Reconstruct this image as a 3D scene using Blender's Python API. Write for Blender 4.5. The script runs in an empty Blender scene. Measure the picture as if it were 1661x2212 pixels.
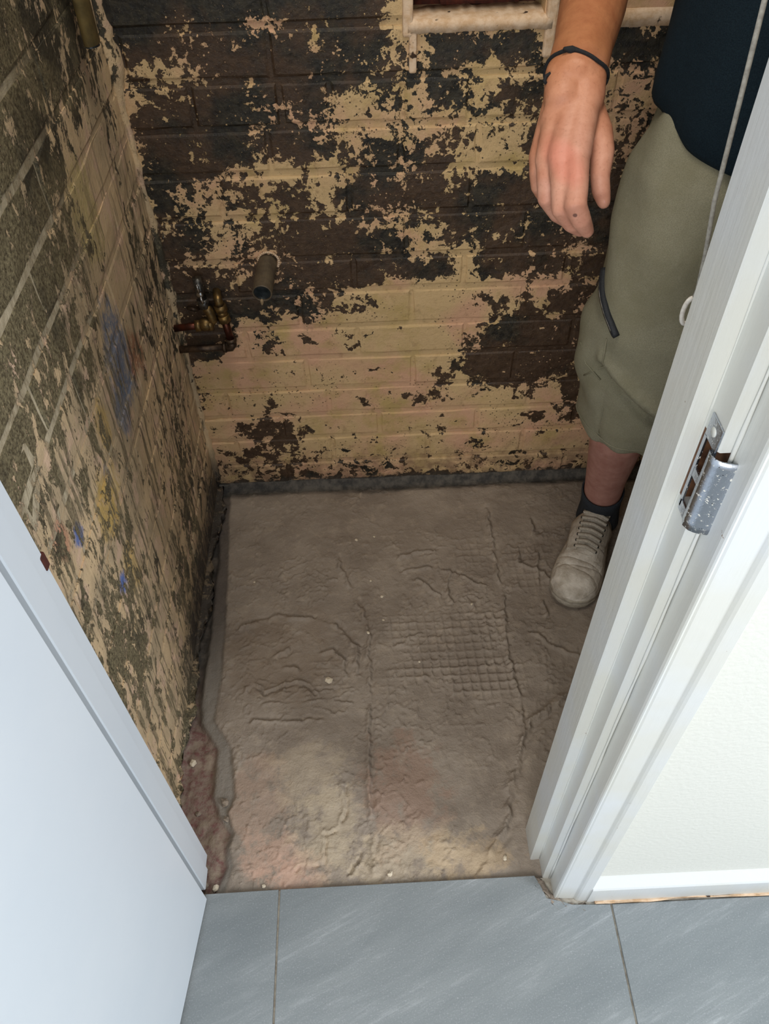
import bpy, bmesh, math, random
import numpy as np
from mathutils import Vector, Matrix
random.seed(7)
rng = np.random.default_rng(7)
sc = bpy.context.scene
col = sc.collection

# ------------------------------------------------------------------ camera
CAM = Vector((0.0, 0.0, 1.385))
R_ = ((0.9990, -0.0403, -0.0189), (-0.0424, -0.7480, -0.6623), (0.0126, 0.6625, -0.7490))
cd = bpy.data.cameras.new('camera')
cam = bpy.data.objects.new('camera', cd); col.objects.link(cam)
rx = Vector(R_[0]).normalized()
fw = Vector(R_[2]); fw = (fw - rx * fw.dot(rx)).normalized()
up = rx.cross(fw).normalized()
m = Matrix((rx, up, -fw)).transposed().to_4x4(); m.translation = CAM
cam.matrix_world = m
cd.sensor_fit = 'VERTICAL'; cd.sensor_height = 36.0; cd.lens = 1711.1 * 36.0 / 2212.0
cd.clip_start = 0.02
sc.camera = cam

# ------------------------------------------------------------------ world, lights, exposure
w = bpy.data.worlds.new('daylight'); sc.world = w; w.use_nodes = True
bg = w.node_tree.nodes['Background']
bg.inputs[0].default_value = (0.80, 0.90, 1.0, 1); bg.inputs[1].default_value = 0.75

def area(name, loc, aim, sx, sy, power, colr):
    l = bpy.data.lights.new(name, 'AREA'); l.shape = 'RECTANGLE'; l.size = sx; l.size_y = sy
    l.energy = power; l.color = colr
    o = bpy.data.objects.new(name, l); col.objects.link(o); o.location = loc
    o.rotation_euler = (Vector(aim) - Vector(loc)).to_track_quat('-Z', 'Y').to_euler()
    return o
area('hall_side_window', (1.85, -0.68, 1.45), (-0.28, 0.60, 0.25), 0.5, 0.8, 34, (0.94, 0.97, 1.0))
area('hall_rear_added_fill', (-0.55, -1.8, 1.95), (0.1, 1.3, 0.55), 1.4, 1.0, 40, (1.0, 0.94, 0.86))  # unseen fill light added behind the camera, shining in through the doorway
area('small_room_added_fill', (0.12, 0.86, 2.33), (0.1, 0.9, 0.0), 0.45, 0.3, 9, (1.0, 0.92, 0.80))  # unseen lamp added overhead to brighten the small room's walls

vs = sc.view_settings
sc.display_settings.display_device = 'sRGB'
vs.view_transform = 'Standard'; vs.look = 'None'; vs.gamma = 1.0; vs.exposure = 0.0
vs.use_curve_mapping = False

# ------------------------------------------------------------------ object helpers
def tag(o, label=None, cat=None, group=None, kind=None):
    if label: o['label'] = label
    if cat: o['category'] = cat
    if group: o['group'] = group
    if kind: o['kind'] = kind
    return o

def empty(name, loc=(0, 0, 0)):
    o = bpy.data.objects.new(name, None); col.objects.link(o); o.location = loc
    o.empty_display_size = 0.05
    return o

def mesh_obj(name, verts, faces, mat, parent=None, smooth=False):
    me = bpy.data.meshes.new(name); me.from_pydata([tuple(v) for v in verts], [], [tuple(f) for f in faces])
    me.validate(); me.update()
    return link(name, me, mat, parent, smooth)

def link(name, me, mat, parent=None, smooth=False):
    o = bpy.data.objects.new(name, me); col.objects.link(o)
    if mat and not me.materials: me.materials.append(mat)
    if smooth:
        for p in me.polygons: p.use_smooth = True
    if parent:
        o.parent = parent
        o.matrix_parent_inverse = Matrix.Translation(-parent.location)
    return o

def bm_obj(name, bm, mat, parent=None, smooth=False):
    me = bpy.data.meshes.new(name); bmesh.ops.recalc_face_normals(bm, faces=bm.faces)
    bm.to_mesh(me); bm.free()
    return link(name, me, mat, parent, smooth)

def bm_box(bm, x0, x1, y0, y1, z0, z1, bev=0.0):
    g = bmesh.ops.create_cube(bm, size=1.0)
    vs_ = g['verts']
    for v in vs_:
        v.co = Vector(((x0 + x1) / 2 + v.co.x * (x1 - x0), (y0 + y1) / 2 + v.co.y * (y1 - y0), (z0 + z1) / 2 + v.co.z * (z1 - z0)))
    if bev:
        es = list({e for v in vs_ for e in v.link_edges})
        bmesh.ops.bevel(bm, geom=es, offset=bev, segments=2, affect='EDGES', profile=0.5)
    return bm

def box(name, x0, x1, y0, y1, z0, z1, mat, parent=None, bev=0.0):
    bm = bmesh.new(); bm_box(bm, x0, x1, y0, y1, z0, z1, bev)
    return bm_obj(name, bm, mat, parent)

def prism(name, poly, z0, z1, mat, parent=None, bev=0.0):
    """plan polygon (counter-clockwise) raised from z0 to z1"""
    bm = bmesh.new()
    a = [bm.verts.new((p[0], p[1], z0)) for p in poly]; b = [bm.verts.new((p[0], p[1], z1)) for p in poly]
    n = len(poly)
    for i in range(n): bm.faces.new((a[i], a[(i + 1) % n], b[(i + 1) % n], b[i]))
    top = bm.faces.new(b); bm.faces.new(a[::-1])
    if bev:
        bmesh.ops.bevel(bm, geom=list(top.edges), offset=bev, segments=2, affect='EDGES', profile=0.5)
    return bm_obj(name, bm, mat, parent)

def frames(pts):
    """rotation-minimising frames along a polyline"""
    P = [Vector(p) for p in pts]; n = len(P); T = []
    for i in range(n):
        T.append((P[min(i + 1, n - 1)] - P[max(i - 1, 0)]).normalized())
    a = Vector((0, 0, 1)) if abs(T[0].z) < 0.9 else Vector((1, 0, 0))
    N = [(a - T[0] * a.dot(T[0])).normalized()]
    for i in range(1, n):
        v = N[-1] - T[i] * N[-1].dot(T[i]); N.append(v.normalized())
    return P, T, N

def tube_data(pts, radii, seg=12, caps=True, dome=False):
    if not hasattr(radii, '__len__'): radii = [radii] * len(pts)
    pts = [Vector(p) for p in pts]; radii = list(radii)
    if dome:
        d0 = (pts[0] - pts[1]).normalized(); d1 = (pts[-1] - pts[-2]).normalized(); r0 = radii[0]; r1 = radii[-1]
        pre = [(pts[0] + d0 * r0 * math.sin(t), r0 * math.cos(t)) for t in (1.45, 1.05, 0.55)]
        post = [(pts[-1] + d1 * r1 * math.sin(t), r1 * math.cos(t)) for t in (0.55, 1.05, 1.45)]
        pts = [p for p, _ in pre] + pts + [p for p, _ in post]
        radii = [r for _, r in pre] + radii + [r for _, r in post]
    P, T, N = frames(pts)
    V, F = [], []
    for p, t, nn, r in zip(P, T, N, radii):
        b = t.cross(nn)
        for k in range(seg):
            a = 2 * math.pi * k / seg
            V.append(p + (nn * math.cos(a) + b * math.sin(a)) * r)
    for i in range(len(P) - 1):
        for k in range(seg):
            k2 = (k + 1) % seg
            F.append((i * seg + k, i * seg + k2, (i + 1) * seg + k2, (i + 1) * seg + k))
    if caps:
        F.append(tuple(range(seg))[::-1]); F.append(tuple(range((len(P) - 1) * seg, len(P) * seg)))
    return V, F

def tube(name, pts, r, mat, parent=None, seg=12, caps=True, dome=False):
    V, F = tube_data(pts, r, seg, caps, dome)
    return mesh_obj(name, V, F, mat, parent, smooth=True)

class MB:
    """collects shapes that make ONE part"""
    def __init__(s): s.V = []; s.F = []
    def add(s, V, F):
        o = len(s.V); s.V += [Vector(v) for v in V]; s.F += [tuple(i + o for i in f) for f in F]; return s
    def tube(s, *a, **k): return s.add(*tube_data(*a, **k))
    def ell(s, c, r, rot=None, seg=20, rings=12):
        V, F = [], []
        for i in range(rings + 1):
            t = math.pi * i / rings
            for k in range(seg):
                a = 2 * math.pi * k / seg
                v = Vector((r[0] * math.sin(t) * math.cos(a), r[1] * math.sin(t) * math.sin(a), r[2] * math.cos(t)))
                if rot is not None: v = rot @ v
                V.append(v + Vector(c))
        for i in range(rings):
            for k in range(seg):
                k2 = (k + 1) % seg
                F.append((i * seg + k, (i + 1) * seg + k, (i + 1) * seg + k2, i * seg + k2))
        return s.add(V, F)
    def obj(s, name, mat, parent=None, smooth=True):
        return mesh_obj(name, s.V, s.F, mat, parent, smooth)

def remeshed(name, mb, mat, parent, voxel, smooth_it=6, factor=0.5):
    """union of the collected shapes as one continuous skin"""
    me = bpy.data.meshes.new('tmp'); me.from_pydata([tuple(v) for v in mb.V], [], mb.F); me.validate(); me.update()
    o = bpy.data.objects.new('tmp', me); col.objects.link(o)
    r = o.modifiers.new('r', 'REMESH'); r.mode = 'VOXEL'; r.voxel_size = voxel; r.adaptivity = 0
    s = o.modifiers.new('s', 'SMOOTH'); s.iterations = smooth_it; s.factor = factor
    dg = bpy.context.evaluated_depsgraph_get()
    me2 = bpy.data.meshes.new_from_object(o.evaluated_get(dg)); me2.name = name
    bpy.data.objects.remove(o); bpy.data.meshes.remove(me)
    me2.materials.clear()
    return link(name, me2, mat, parent, smooth=True)

# ------------------------------------------------------------------ material helpers
def lin(c):
    out = []
    for v in c[:3]:
        v = v / 255.0
        out.append(v / 12.92 if v <= 0.04045 else ((v + 0.055) / 1.055) ** 2.4)
    return tuple(out) + (1.0,)

class NT:
    def __init__(s, name):
        s.mat = bpy.data.materials.new(name); s.mat.use_nodes = True
        s.t = s.mat.node_tree; s.n = s.t.nodes; s.b = s.n['Principled BSDF']
        s._pos = None
    def new(s, k): return s.n.new(k)
    def ln(s, a, b): s.t.links.new(a, b)
    def put(s, sock, v):
        if v is None: return
        if isinstance(v, (int, float)): sock.default_value = v
        elif isinstance(v, tuple):
            sock.default_value = v if len(v) == len(sock.default_value) else v[:len(sock.default_value)]
        else: s.ln(v, sock)
    def pos(s):
        if s._pos is None: s._pos = s.new('ShaderNodeNewGeometry').outputs['Position']
        return s._pos
    def obj(s): return s.new('ShaderNodeTexCoord').outputs['Object']
    def xyz(s, v):
        n = s.new('ShaderNodeSeparateXYZ'); s.ln(v, n.inputs[0]); return n.outputs
    def mapping(s, v, scale=(1, 1, 1), rot=(0, 0, 0), loc=(0, 0, 0)):
        n = s.new('ShaderNodeMapping'); s.ln(v, n.inputs[0])
        n.inputs['Location'].default_value = loc; n.inputs['Rotation'].default_value = rot; n.inputs['Scale'].default_value = scale
        return n.outputs[0]
    def turn(s, v, rot, scale):
        return s.mapping(s.mapping(v, rot=rot), scale=scale)
    def noise(s, v, scale, detail=4, rough=0.55, dist=0.0, out='Fac'):
        n = s.new('ShaderNodeTexNoise'); s.ln(v, n.inputs['Vector'])
        n.inputs['Scale'].default_value = scale; n.inputs['Detail'].default_value = detail
        n.inputs['Roughness'].default_value = rough; n.inputs['Distortion'].default_value = dist
        return n.outputs[0 if out == 'Fac' else 1]
    def vor(s, v, scale, feat='F1', out='Distance', rnd=1.0):
        n = s.new('ShaderNodeTexVoronoi'); n.feature = feat; s.ln(v, n.inputs['Vector'])
        n.inputs['Scale'].default_value = scale; n.inputs['Randomness'].default_value = rnd
        return n.outputs[out]
    def m(s, op, a, b=None, c=None):
        n = s.new('ShaderNodeMath'); n.operation = op
        s.put(n.inputs[0], a); s.put(n.inputs[1], b); s.put(n.inputs[2], c)
        return n.outputs[0]
    def mr(s, v, a, b, c=0.0, d=1.0, smooth=False):
        n = s.new('ShaderNodeMapRange'); n.clamp = True
        if smooth: n.interpolation_type = 'SMOOTHSTEP'
        s.put(n.inputs[0], v); s.put(n.inputs[1], a); s.put(n.inputs[2], b); s.put(n.inputs[3], c); s.put(n.inputs[4], d)
        return n.outputs[0]
    def mix(s, f, a, b):
        n = s.new('ShaderNodeMix'); n.data_type = 'RGBA'
        s.put(n.inputs[0], f); s.put(n.inputs[6], a); s.put(n.inputs[7], b)
        return n.outputs[2]
    def mixf(s, f, a, b):
        n = s.new('ShaderNodeMix'); n.data_type = 'FLOAT'
        s.put(n.inputs[0], f); s.put(n.inputs[2], a); s.put(n.inputs[3], b)
        return n.outputs[0]
    def ramp(s, f, stops, out=0):
        n = s.new('ShaderNodeValToRGB'); e = n.color_ramp.elements
        s.put(n.inputs[0], f)
        while len(e) > 1: e.remove(e[-1])
        e[0].position = stops[0][0]; e[0].color = stops[0][1]
        for p, c in stops[1:]:
            k = e.new(p); k.color = c
        return n.outputs[out]
    def bump(s, h, dist, strength=1.0, normal=None):
        n = s.new('ShaderNodeBump'); n.inputs['Strength'].default_value = strength; n.inputs['Distance'].default_value = dist
        s.put(n.inputs['Height'], h)
        if normal is not None: s.ln(normal, n.inputs['Normal'])
        return n.outputs[0]
    def ell(s, a, b, ca, cb, ra, rb, edge=0.35, jitter=None):
        """soft ellipse mask in two coordinates"""
        da = s.m('DIVIDE', s.m('SUBTRACT', a, ca), ra); db = s.m('DIVIDE', s.m('SUBTRACT', b, cb), rb)
        d = s.m('ADD', s.m('MULTIPLY', da, da), s.m('MULTIPLY', db, db))
        if jitter is not None: d = s.m('ADD', d, jitter)
        return s.mr(d, 1 + edge, 1 - edge)
    def done(s, colr=None, rough=None, normal=None, metal=None, spec=None, **kw):
        s.put(s.b.inputs['Base Color'], colr); s.put(s.b.inputs['Roughness'], rough)
        if normal is not None: s.ln(normal, s.b.inputs['Normal'])
        s.put(s.b.inputs['Metallic'], metal); s.put(s.b.inputs['Specular IOR Level'], spec)
        for k, v in kw.items(): s.put(s.b.inputs[k], v)
        return s.mat

def wear_map(nt, u, z, rows):
    """paint left on the wall, course by course: digits 0 (bare) to 9 (fully painted)"""
    val = None; zp = None
    for zz, st in rows:
        n = len(st)
        r = nt.ramp(u, [(i / (n - 1), (int(ch) / 9.0,) * 4) for i, ch in enumerate(st)], 1)
        if val is None: val = r
        else: val = nt.mixf(nt.mr(z, zp, zz), val, r)
        zp = zz
    return val

M = {}
# --- back wall: black and brown brick under flaking cream and pink paint
BACK_ROWS = [
 (0.00, "66555455655556555655565556555655"), (0.05, "77666567776777777777777777777777"),
 (0.10, "77654468787787887876788888888888"), (0.142, "88874326878888877788488877888888"[:32]),
 (0.177, "88633225878899889678998536633333"), (0.212, "88886678889999999999999987533333"),
 (0.25, "78787589999767754686896588222222"), (0.285, "67888889999999988786323345222222"),
 (0.325, "68888888788888887510000011222222"), (0.367, "36788878999999999973111122222222"),
 (0.405, "11168547788679899986100111222222"), (0.442, "11168888889989899999732233222222"),
 (0.483, "12222235436558999996453532222222"), (0.523, "11122223456678999998998885433333"),
 (0.558, "22345546211125432483225344333333"), (0.594, "37777666435344377785343466555555"),
 (0.636, "53467564322334577544544433222222"), (0.678, "56667767556567644323334433222222"),
 (0.717, "62777556358423422442223543222222"), (0.757, "63446678878764654788875676666666"),
 (0.795, "72342255235564555477756777766666"), (0.833, "82232345466788778877766777766666"),
 (0.87, "86542236554885675365455677766555"), (0.906, "86676434224354665788766667766555"),
 (0.943, "83565323115334772222257541222222"), (0.981, "43234366756423899999999999988888"),
 (1.02, "21123121112112855555559999999999"), (1.06, "22222222222222222222222222222222")]

def wall_back_mat():
    nt = NT('flaking_paint_on_dark_brick'); P = nt.pos(); x, y, z = nt.xyz(P)
    jit = nt.noise(P, 22, 3, 0.6, 0, 'Color')
    jx, jy, jz = nt.xyz(jit)
    xj = nt.m('ADD', x, nt.m('MULTIPLY', nt.m('SUBTRACT', jx, 0.5), 0.03))
    zj = nt.m('ADD', z, nt.m('MULTIPLY', nt.m('SUBTRACT', jz, 0.5), 0.03))
    u = nt.m('DIVIDE', nt.m('ADD', xj, 0.375), 0.975)
    cov = wear_map(nt, u, zj, BACK_ROWS)
    n1 = nt.noise(P, 36, 7, 0.66, 0.35); n2 = nt.noise(P, 120, 5, 0.65); n0 = nt.noise(nt.mapping(P, loc=(2, 8, 4)), 62, 6, 0.66, 0.5)
    nn = nt.m('ADD', nt.m('MULTIPLY', nt.mixf(nt.mr(z, 0.5, 0.62), n1, nt.m('ADD', nt.m('MULTIPLY', n1, 0.45), nt.m('MULTIPLY', n0, 0.55))), 0.78), nt.m('MULTIPLY', n2, 0.22))
    c3 = nt.m('MULTIPLY', cov, nt.m('MULTIPLY', cov, cov))
    thr = nt.m('SUBTRACT', nt.mr(z, 0.46, 0.60, 0.618, 0.640), nt.m('ADD', nt.m('MULTIPLY', cov, 0.21), nt.m('MULTIPLY', nt.m('MULTIPLY', c3, c3), 0.09)))
    d = nt.m('SUBTRACT', nn, thr)
    paint = nt.mr(d, 0.0, 0.012)
    # small stray specks of paint and pin-holes
    v = nt.vor(P, 95); vn = nt.noise(P, 14, 2)
    specks = nt.m('MULTIPLY', nt.mr(v, 0.17, 0.13), nt.mr(vn, 0.52, 0.6))
    v2 = nt.vor(nt.mapping(P, loc=(3, 1, 2)), 130)
    holes = nt.m('MULTIPLY', nt.mr(v2, 0.2, 0.15), nt.mr(nt.noise(P, 9, 2, 0.5), 0.5, 0.6))
    paint = nt.m('MULTIPLY', nt.m('MAXIMUM', paint, nt.m('MULTIPLY', specks, 0.9)), nt.m('SUBTRACT', 1.0, nt.m('MULTIPLY', holes, 0.85)))
    # paint coats: cream, tan and pink
    c1 = nt.noise(P, 7, 3, 0.5); c2 = nt.noise(nt.mapping(P, loc=(5, 2, 7)), 16, 4, 0.6)
    pc = nt.mix(nt.mr(c1, 0.42, 0.58), lin((208, 178, 132)), lin((212, 168, 136)))
    pc = nt.mix(nt.mr(c2, 0.5, 0.72), pc, lin((190, 164, 108)))
    edge = nt.mr(d, 0.012, 0.06)
    pc = nt.mix(nt.m('MULTIPLY', nt.m('SUBTRACT', 1.0, edge), 0.35), pc, lin((226, 196, 150)))
    grime = nt.noise(P, 60, 5, 0.7)
    pc = nt.mix(nt.mr(grime, 0.56, 0.75, 0, 0.55), pc, lin((122, 90, 58)))
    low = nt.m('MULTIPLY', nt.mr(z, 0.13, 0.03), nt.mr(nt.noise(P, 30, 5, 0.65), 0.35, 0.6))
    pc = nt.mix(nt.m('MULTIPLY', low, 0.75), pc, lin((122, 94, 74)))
    # bare brick: old black coat above, brown below
    b1 = nt.noise(P, 11, 4, 0.55); b2 = nt.noise(P, 90, 5, 0.7)
    brown = nt.mix(nt.mr(b2, 0.35, 0.7), lin((58, 42, 30)), lin((84, 64, 46)))
    black = nt.mix(nt.mr(b2, 0.4, 0.75), lin((24, 22, 18)), lin((66, 60, 46)))
    bc = nt.mix(nt.mr(nt.m('SUBTRACT', b1, nt.m('MULTIPLY', z, 0.12)), 0.34, 0.46), black, brown)
    bc = nt.mix(nt.mr(nt.vor(P, 210), 0.16, 0.08, 0, 0.5), bc, lin((140, 126, 100)))
    base = nt.mix(paint, bc, pc)
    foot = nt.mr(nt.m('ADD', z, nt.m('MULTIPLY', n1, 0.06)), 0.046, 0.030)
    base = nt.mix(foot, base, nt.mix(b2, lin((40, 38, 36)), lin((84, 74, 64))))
    rough = nt.mixf(paint, nt.mr(b2, 0.35, 0.7, 0.28, 0.6), 0.72)
    h = nt.m('ADD', nt.m('MULTIPLY', paint, 0.8), nt.m('MULTIPLY', nt.noise(P, 120, 6, 0.7), 0.9))
    h = nt.m('ADD', h, nt.m('MULTIPLY', b1, 0.8))
    return nt.done(base, rough, nt.bump(h, 0.0028, 0.9))
M['back'] = wall_back_mat()

LEFT_ROWS = [
 (0.00, "5555444444444444"), (0.1, "7777777655556667"), (0.2, "6666677654445678"), (0.3, "5555466777555678"),
 (0.4, "4444456777665677"), (0.5, "5555556777777655"), (0.6, "5566566778866544"), (0.7, "4455665567887566"),
 (0.75, "3344444566798666"), (0.8, "2222333455789887"), (0.9, "2222223334788657"), (0.95, "2222222223455557"),
 (1.0, "2222222222333445"), (1.05, "3333333333333344")]
def wall_left_mat(joint=False):
    nt = NT('scraped_plaster_and_paint'); P = nt.pos(); x, y, z = nt.xyz(P)
    jit = nt.noise(P, 16, 3, 0.6, 0, 'Color'); jx, jy, jz = nt.xyz(jit)
    yj = nt.m('ADD', y, nt.m('MULTIPLY', nt.m('SUBTRACT', jx, 0.5), 0.06))
    zj = nt.m('ADD', z, nt.m('MULTIPLY', nt.m('SUBTRACT', jz, 0.5), 0.05))
    cov = wear_map(nt, nt.m('DIVIDE', nt.m('SUBTRACT', yj, 0.45), 0.886), zj, LEFT_ROWS)
    Q = nt.turn(P, (0.25, 0, 0), (1, 1.0, 0.5))
    n1 = nt.noise(Q, 34, 7, 0.7, 0.4); n2 = nt.noise(nt.mapping(P, scale=(1, 1, .6)), 110, 5, 0.7)
    nn = nt.m('ADD', nt.m('MULTIPLY', n1, 0.68), nt.m('MULTIPLY', n2, 0.32))
    d = nt.m('SUBTRACT', nn, nt.m('SUBTRACT', 0.632, nt.m('MULTIPLY', cov, 0.28)))
    paint = nt.mr(d, 0.0, 0.02)
    # trowel and scraper strokes
    S = nt.turn(P, (0.12, 0, 0), (1, 1.0, 0.08)); st = nt.noise(S, 75, 5, 0.65)
    S2 = nt.turn(P, (-0.6, 0, 0), (1, 1.0, 0.12)); st2 = nt.noise(S2, 70, 4, 0.6)
    scr = nt.m('MULTIPLY', nt.mr(st, 0.54, 0.60), nt.mr(z, 0.98, 0.7))
    paint = nt.m('MULTIPLY', paint, nt.m('SUBTRACT', 1.0, nt.m('MULTIPLY', scr, 0.8)))
    c1 = nt.noise(P, 9, 3, 0.5); c2 = nt.noise(P, 26, 4, 0.6)
    pc = nt.mix(nt.mr(c1, 0.4, 0.6), lin((218, 190, 150)), lin((188, 166, 134)))
    pc = nt.mix(nt.mr(c2, 0.52, 0.66), pc, lin((216, 184, 156)))
    j2 = nt.m('MULTIPLY', nt.m('SUBTRACT', n1, 0.5), 5.0)
    for (cy, cz, ry, rz, cc, a) in ((0.985, 0.655, 0.05, 0.085, (92, 112, 142), 0.85), (0.93, 0.60, 0.03, 0.05, (96, 116, 146), 0.7),
                                 (0.715, 0.445, 0.016, 0.02, (86, 120, 190), 0.95), (0.66, 0.62, 0.018, 0.018, (88, 118, 186), 0.9), (0.8, 0.585, 0.012, 0.02, (88, 118, 186), 0.9),
                                 (0.77, 0.56, 0.055, 0.05, (206, 172, 92), 0.8), (0.85, 0.64, 0.03, 0.04, (200, 166, 92), 0.7), (1.03, 0.86, 0.06, 0.07, (190, 172, 116), 0.75),
                                 (0.76, 0.42, 0.03, 0.05, (204, 172, 104), 0.7), (1.06, 0.60, 0.035, 0.04, (150, 98, 70), 0.8), (0.62, 0.66, 0.02, 0.03, (190, 124, 96), 0.6)):
        pc = nt.mix(nt.m('MULTIPLY', nt.m('MULTIPLY', nt.ell(y, z, cy, cz, ry, rz, 0.45, j2), nt.mr(n2, 0.36, 0.50, 0.25, 1)), a), pc, lin(cc))
    pc = nt.mix(nt.mr(n2, 0.58, 0.75, 0, 0.4), pc, lin((120, 96, 70)))
    b2 = nt.noise(P, 240, 4, 0.75); b1 = nt.noise(P, 12, 4, 0.6)
    dk = nt.mix(nt.mr(b2, 0.38, 0.66), lin((74, 66, 50)), lin((150, 138, 106)))
    dk = nt.mix(nt.mr(nt.m('ADD', b1, nt.mr(y, 0.75, 1.1, -0.13, 0.08)), 0.44, 0.60, 0, 0.85), dk, nt.mix(b2, lin((22, 21, 19)), lin((70, 66, 56))))
    dk = nt.mix(nt.mr(st2, 0.62, 0.70, 0, 0.5), dk, lin((150, 136, 108)))
    if joint: dk = nt.mix(nt.m('MULTIPLY', nt.mr(y, 1.05, 0.9), nt.mr(z, 0.45, 0.6)), dk, nt.mix(nt.mr(n1, 0.36, 0.6), lin((206, 192, 164)), lin((150, 136, 110))))
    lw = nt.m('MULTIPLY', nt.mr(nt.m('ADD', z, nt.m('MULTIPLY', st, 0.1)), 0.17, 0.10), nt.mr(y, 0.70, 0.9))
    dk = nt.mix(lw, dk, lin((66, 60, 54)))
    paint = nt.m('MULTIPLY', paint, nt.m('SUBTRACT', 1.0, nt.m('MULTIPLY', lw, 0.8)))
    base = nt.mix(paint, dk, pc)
    rough = nt.mixf(paint, nt.mr(b2, 0.35, 0.7, 0.4, 0.75), 0.78)
    h = nt.m('ADD', nt.m('MULTIPLY', paint, 0.8), nt.m('ADD', nt.m('MULTIPLY', b2, 0.6), nt.m('MULTIPLY', n1, 1.0)))
    h = nt.m('ADD', h, nt.m('MULTIPLY', st, 0.7))
    return nt.done(base, rough, nt.bump(h, 0.003, 0.9))
M['left'] = wall_left_mat(); M['left_joint'] = wall_left_mat(True)

def lime_mat():
    nt = NT('lime_mortar_smears'); P = nt.pos()
    n = nt.noise(P, 60, 6, 0.7); n2 = nt.noise(P, 18, 4, 0.6)
    c = nt.mix(nt.mr(n2, 0.35, 0.65), lin((136, 118, 90)), lin((186, 158, 122)))
    c = nt.mix(nt.mr(n, 0.5, 0.66), c, lin((74, 64, 50)))
    return nt.done(c, 0.85, nt.bump(n, 0.003, 0.9))
M['lime'] = lime_mat()
def ledge_mat():
    nt = NT('pale_painted_bed'); P = nt.pos(); n = nt.noise(P, 70, 5, 0.65)
    c = nt.mix(nt.mr(n, 0.4, 0.62), lin((226, 200, 172)), lin((206, 172, 136)))
    c = nt.mix(nt.mr(nt.noise(P, 40, 3), 0.66, 0.7), c, lin((60, 40, 26)))
    return nt.done(c, 0.8, nt.bump(n, 0.002, 0.8))
M['ledge'] = ledge_mat()
def simple(name, c1, c2, scale=60, rough=0.6, bumpd=0.0006, metal=0.0, detail=4, r2=None, spec=0.5):
    nt = NT(name); P = nt.pos(); n = nt.noise(P, scale, detail, 0.6)
    c = nt.mix(nt.mr(n, 0.36, 0.64), lin(c1), lin(c2))
    rr = rough if r2 is None else nt.mr(n, 0.35, 0.65, rough, r2)
    return nt.done(c, rr, nt.bump(n, bumpd, 0.8), metal, spec)
M['redbrick'] = simple('raw_red_brick', (92, 40, 26), (58, 26, 20), 70, 0.9, 0.003)
M['render'] = simple('bare_upper_wall', (96, 84, 66), (60, 52, 42), 25, 0.9, 0.003)
M['ceiling'] = simple('old_white_ceiling', (212, 206, 194), (196, 190, 178), 8, 0.9)

def screed_mat():
    nt = NT('dusty_screed'); P = nt.pos(); x, y, z = nt.xyz(P)
    n = nt.noise(P, 9, 5, 0.6); n2 = nt.noise(P, 45, 5, 0.65); n3 = nt.noise(P, 260, 3, 0.6)
    c = nt.mix(nt.mr(n, 0.35, 0.65), lin((130, 118, 106)), lin((152, 140, 127)))
    c = nt.mix(nt.mr(n2, 0.52, 0.72, 0, 0.6), c, lin((168, 154, 137)))
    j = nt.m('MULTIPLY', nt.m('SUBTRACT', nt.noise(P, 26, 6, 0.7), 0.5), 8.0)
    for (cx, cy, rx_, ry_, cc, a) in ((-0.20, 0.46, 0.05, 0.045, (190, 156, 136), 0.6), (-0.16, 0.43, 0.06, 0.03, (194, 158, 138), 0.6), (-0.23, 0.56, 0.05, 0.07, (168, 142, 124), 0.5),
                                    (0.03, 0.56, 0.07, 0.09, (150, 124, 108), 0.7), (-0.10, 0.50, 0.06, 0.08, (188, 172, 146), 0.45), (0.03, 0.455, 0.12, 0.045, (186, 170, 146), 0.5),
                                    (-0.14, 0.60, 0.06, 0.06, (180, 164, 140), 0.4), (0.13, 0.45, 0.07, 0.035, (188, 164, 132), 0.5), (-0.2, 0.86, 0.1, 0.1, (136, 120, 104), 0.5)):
        c = nt.mix(nt.m('MULTIPLY', nt.ell(x, y, cx, cy, rx_, ry_, 0.6, j), a), c, lin(cc))  # residue colours; the cream patches also paint in some of the sunlit spot
    # exposed edge strip: grey board along the wall, red rubble near the door
    xe = nt.m('ADD', x, nt.m('MULTIPLY', nt.m('SUBTRACT', n2, 0.5), 0.02))
    at = nt.new('ShaderNodeAttribute'); at.attribute_name = 'edge'; es = nt.xyz(at.outputs['Vector'])
    edge = es[0]
    dark = nt.mix(nt.mr(n2, 0.4, 0.65), lin((58, 54, 50)), lin((92, 84, 76)))
    red = nt.mix(nt.mr(nt.noise(P, 90, 5, 0.7), 0.45, 0.62), lin((128, 110, 98)), lin((112, 76, 72)))
    red = nt.mix(nt.mr(nt.noise(P, 34, 4), 0.5, 0.62), red, lin((138, 122, 106)))
    ec = nt.mix(nt.mr(y, 0.86, 0.70), dark, red)
    board = nt.mix(nt.noise(nt.mapping(P, scale=(1, .1, 1)), 120, 3), lin((112, 106, 98)), lin((142, 134, 124)))
    c = nt.mix(edge, c, nt.mix(nt.mr(y, 0.98, 0.80), nt.mix(n2, lin((70, 64, 60)), lin((110, 100, 92))), board))
    c = nt.mix(es[1], c, ec)
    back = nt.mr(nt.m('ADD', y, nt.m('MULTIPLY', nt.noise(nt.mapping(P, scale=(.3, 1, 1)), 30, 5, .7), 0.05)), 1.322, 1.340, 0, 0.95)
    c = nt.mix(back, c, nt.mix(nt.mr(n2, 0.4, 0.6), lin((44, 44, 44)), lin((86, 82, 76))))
    h = nt.m('ADD', nt.m('MULTIPLY', n2, 0.9), nt.m('MULTIPLY', n3, 0.35))
    return nt.done(c, 0.85, nt.bump(h, 0.0035, 0.9))
M['screed'] = screed_mat()

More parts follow.
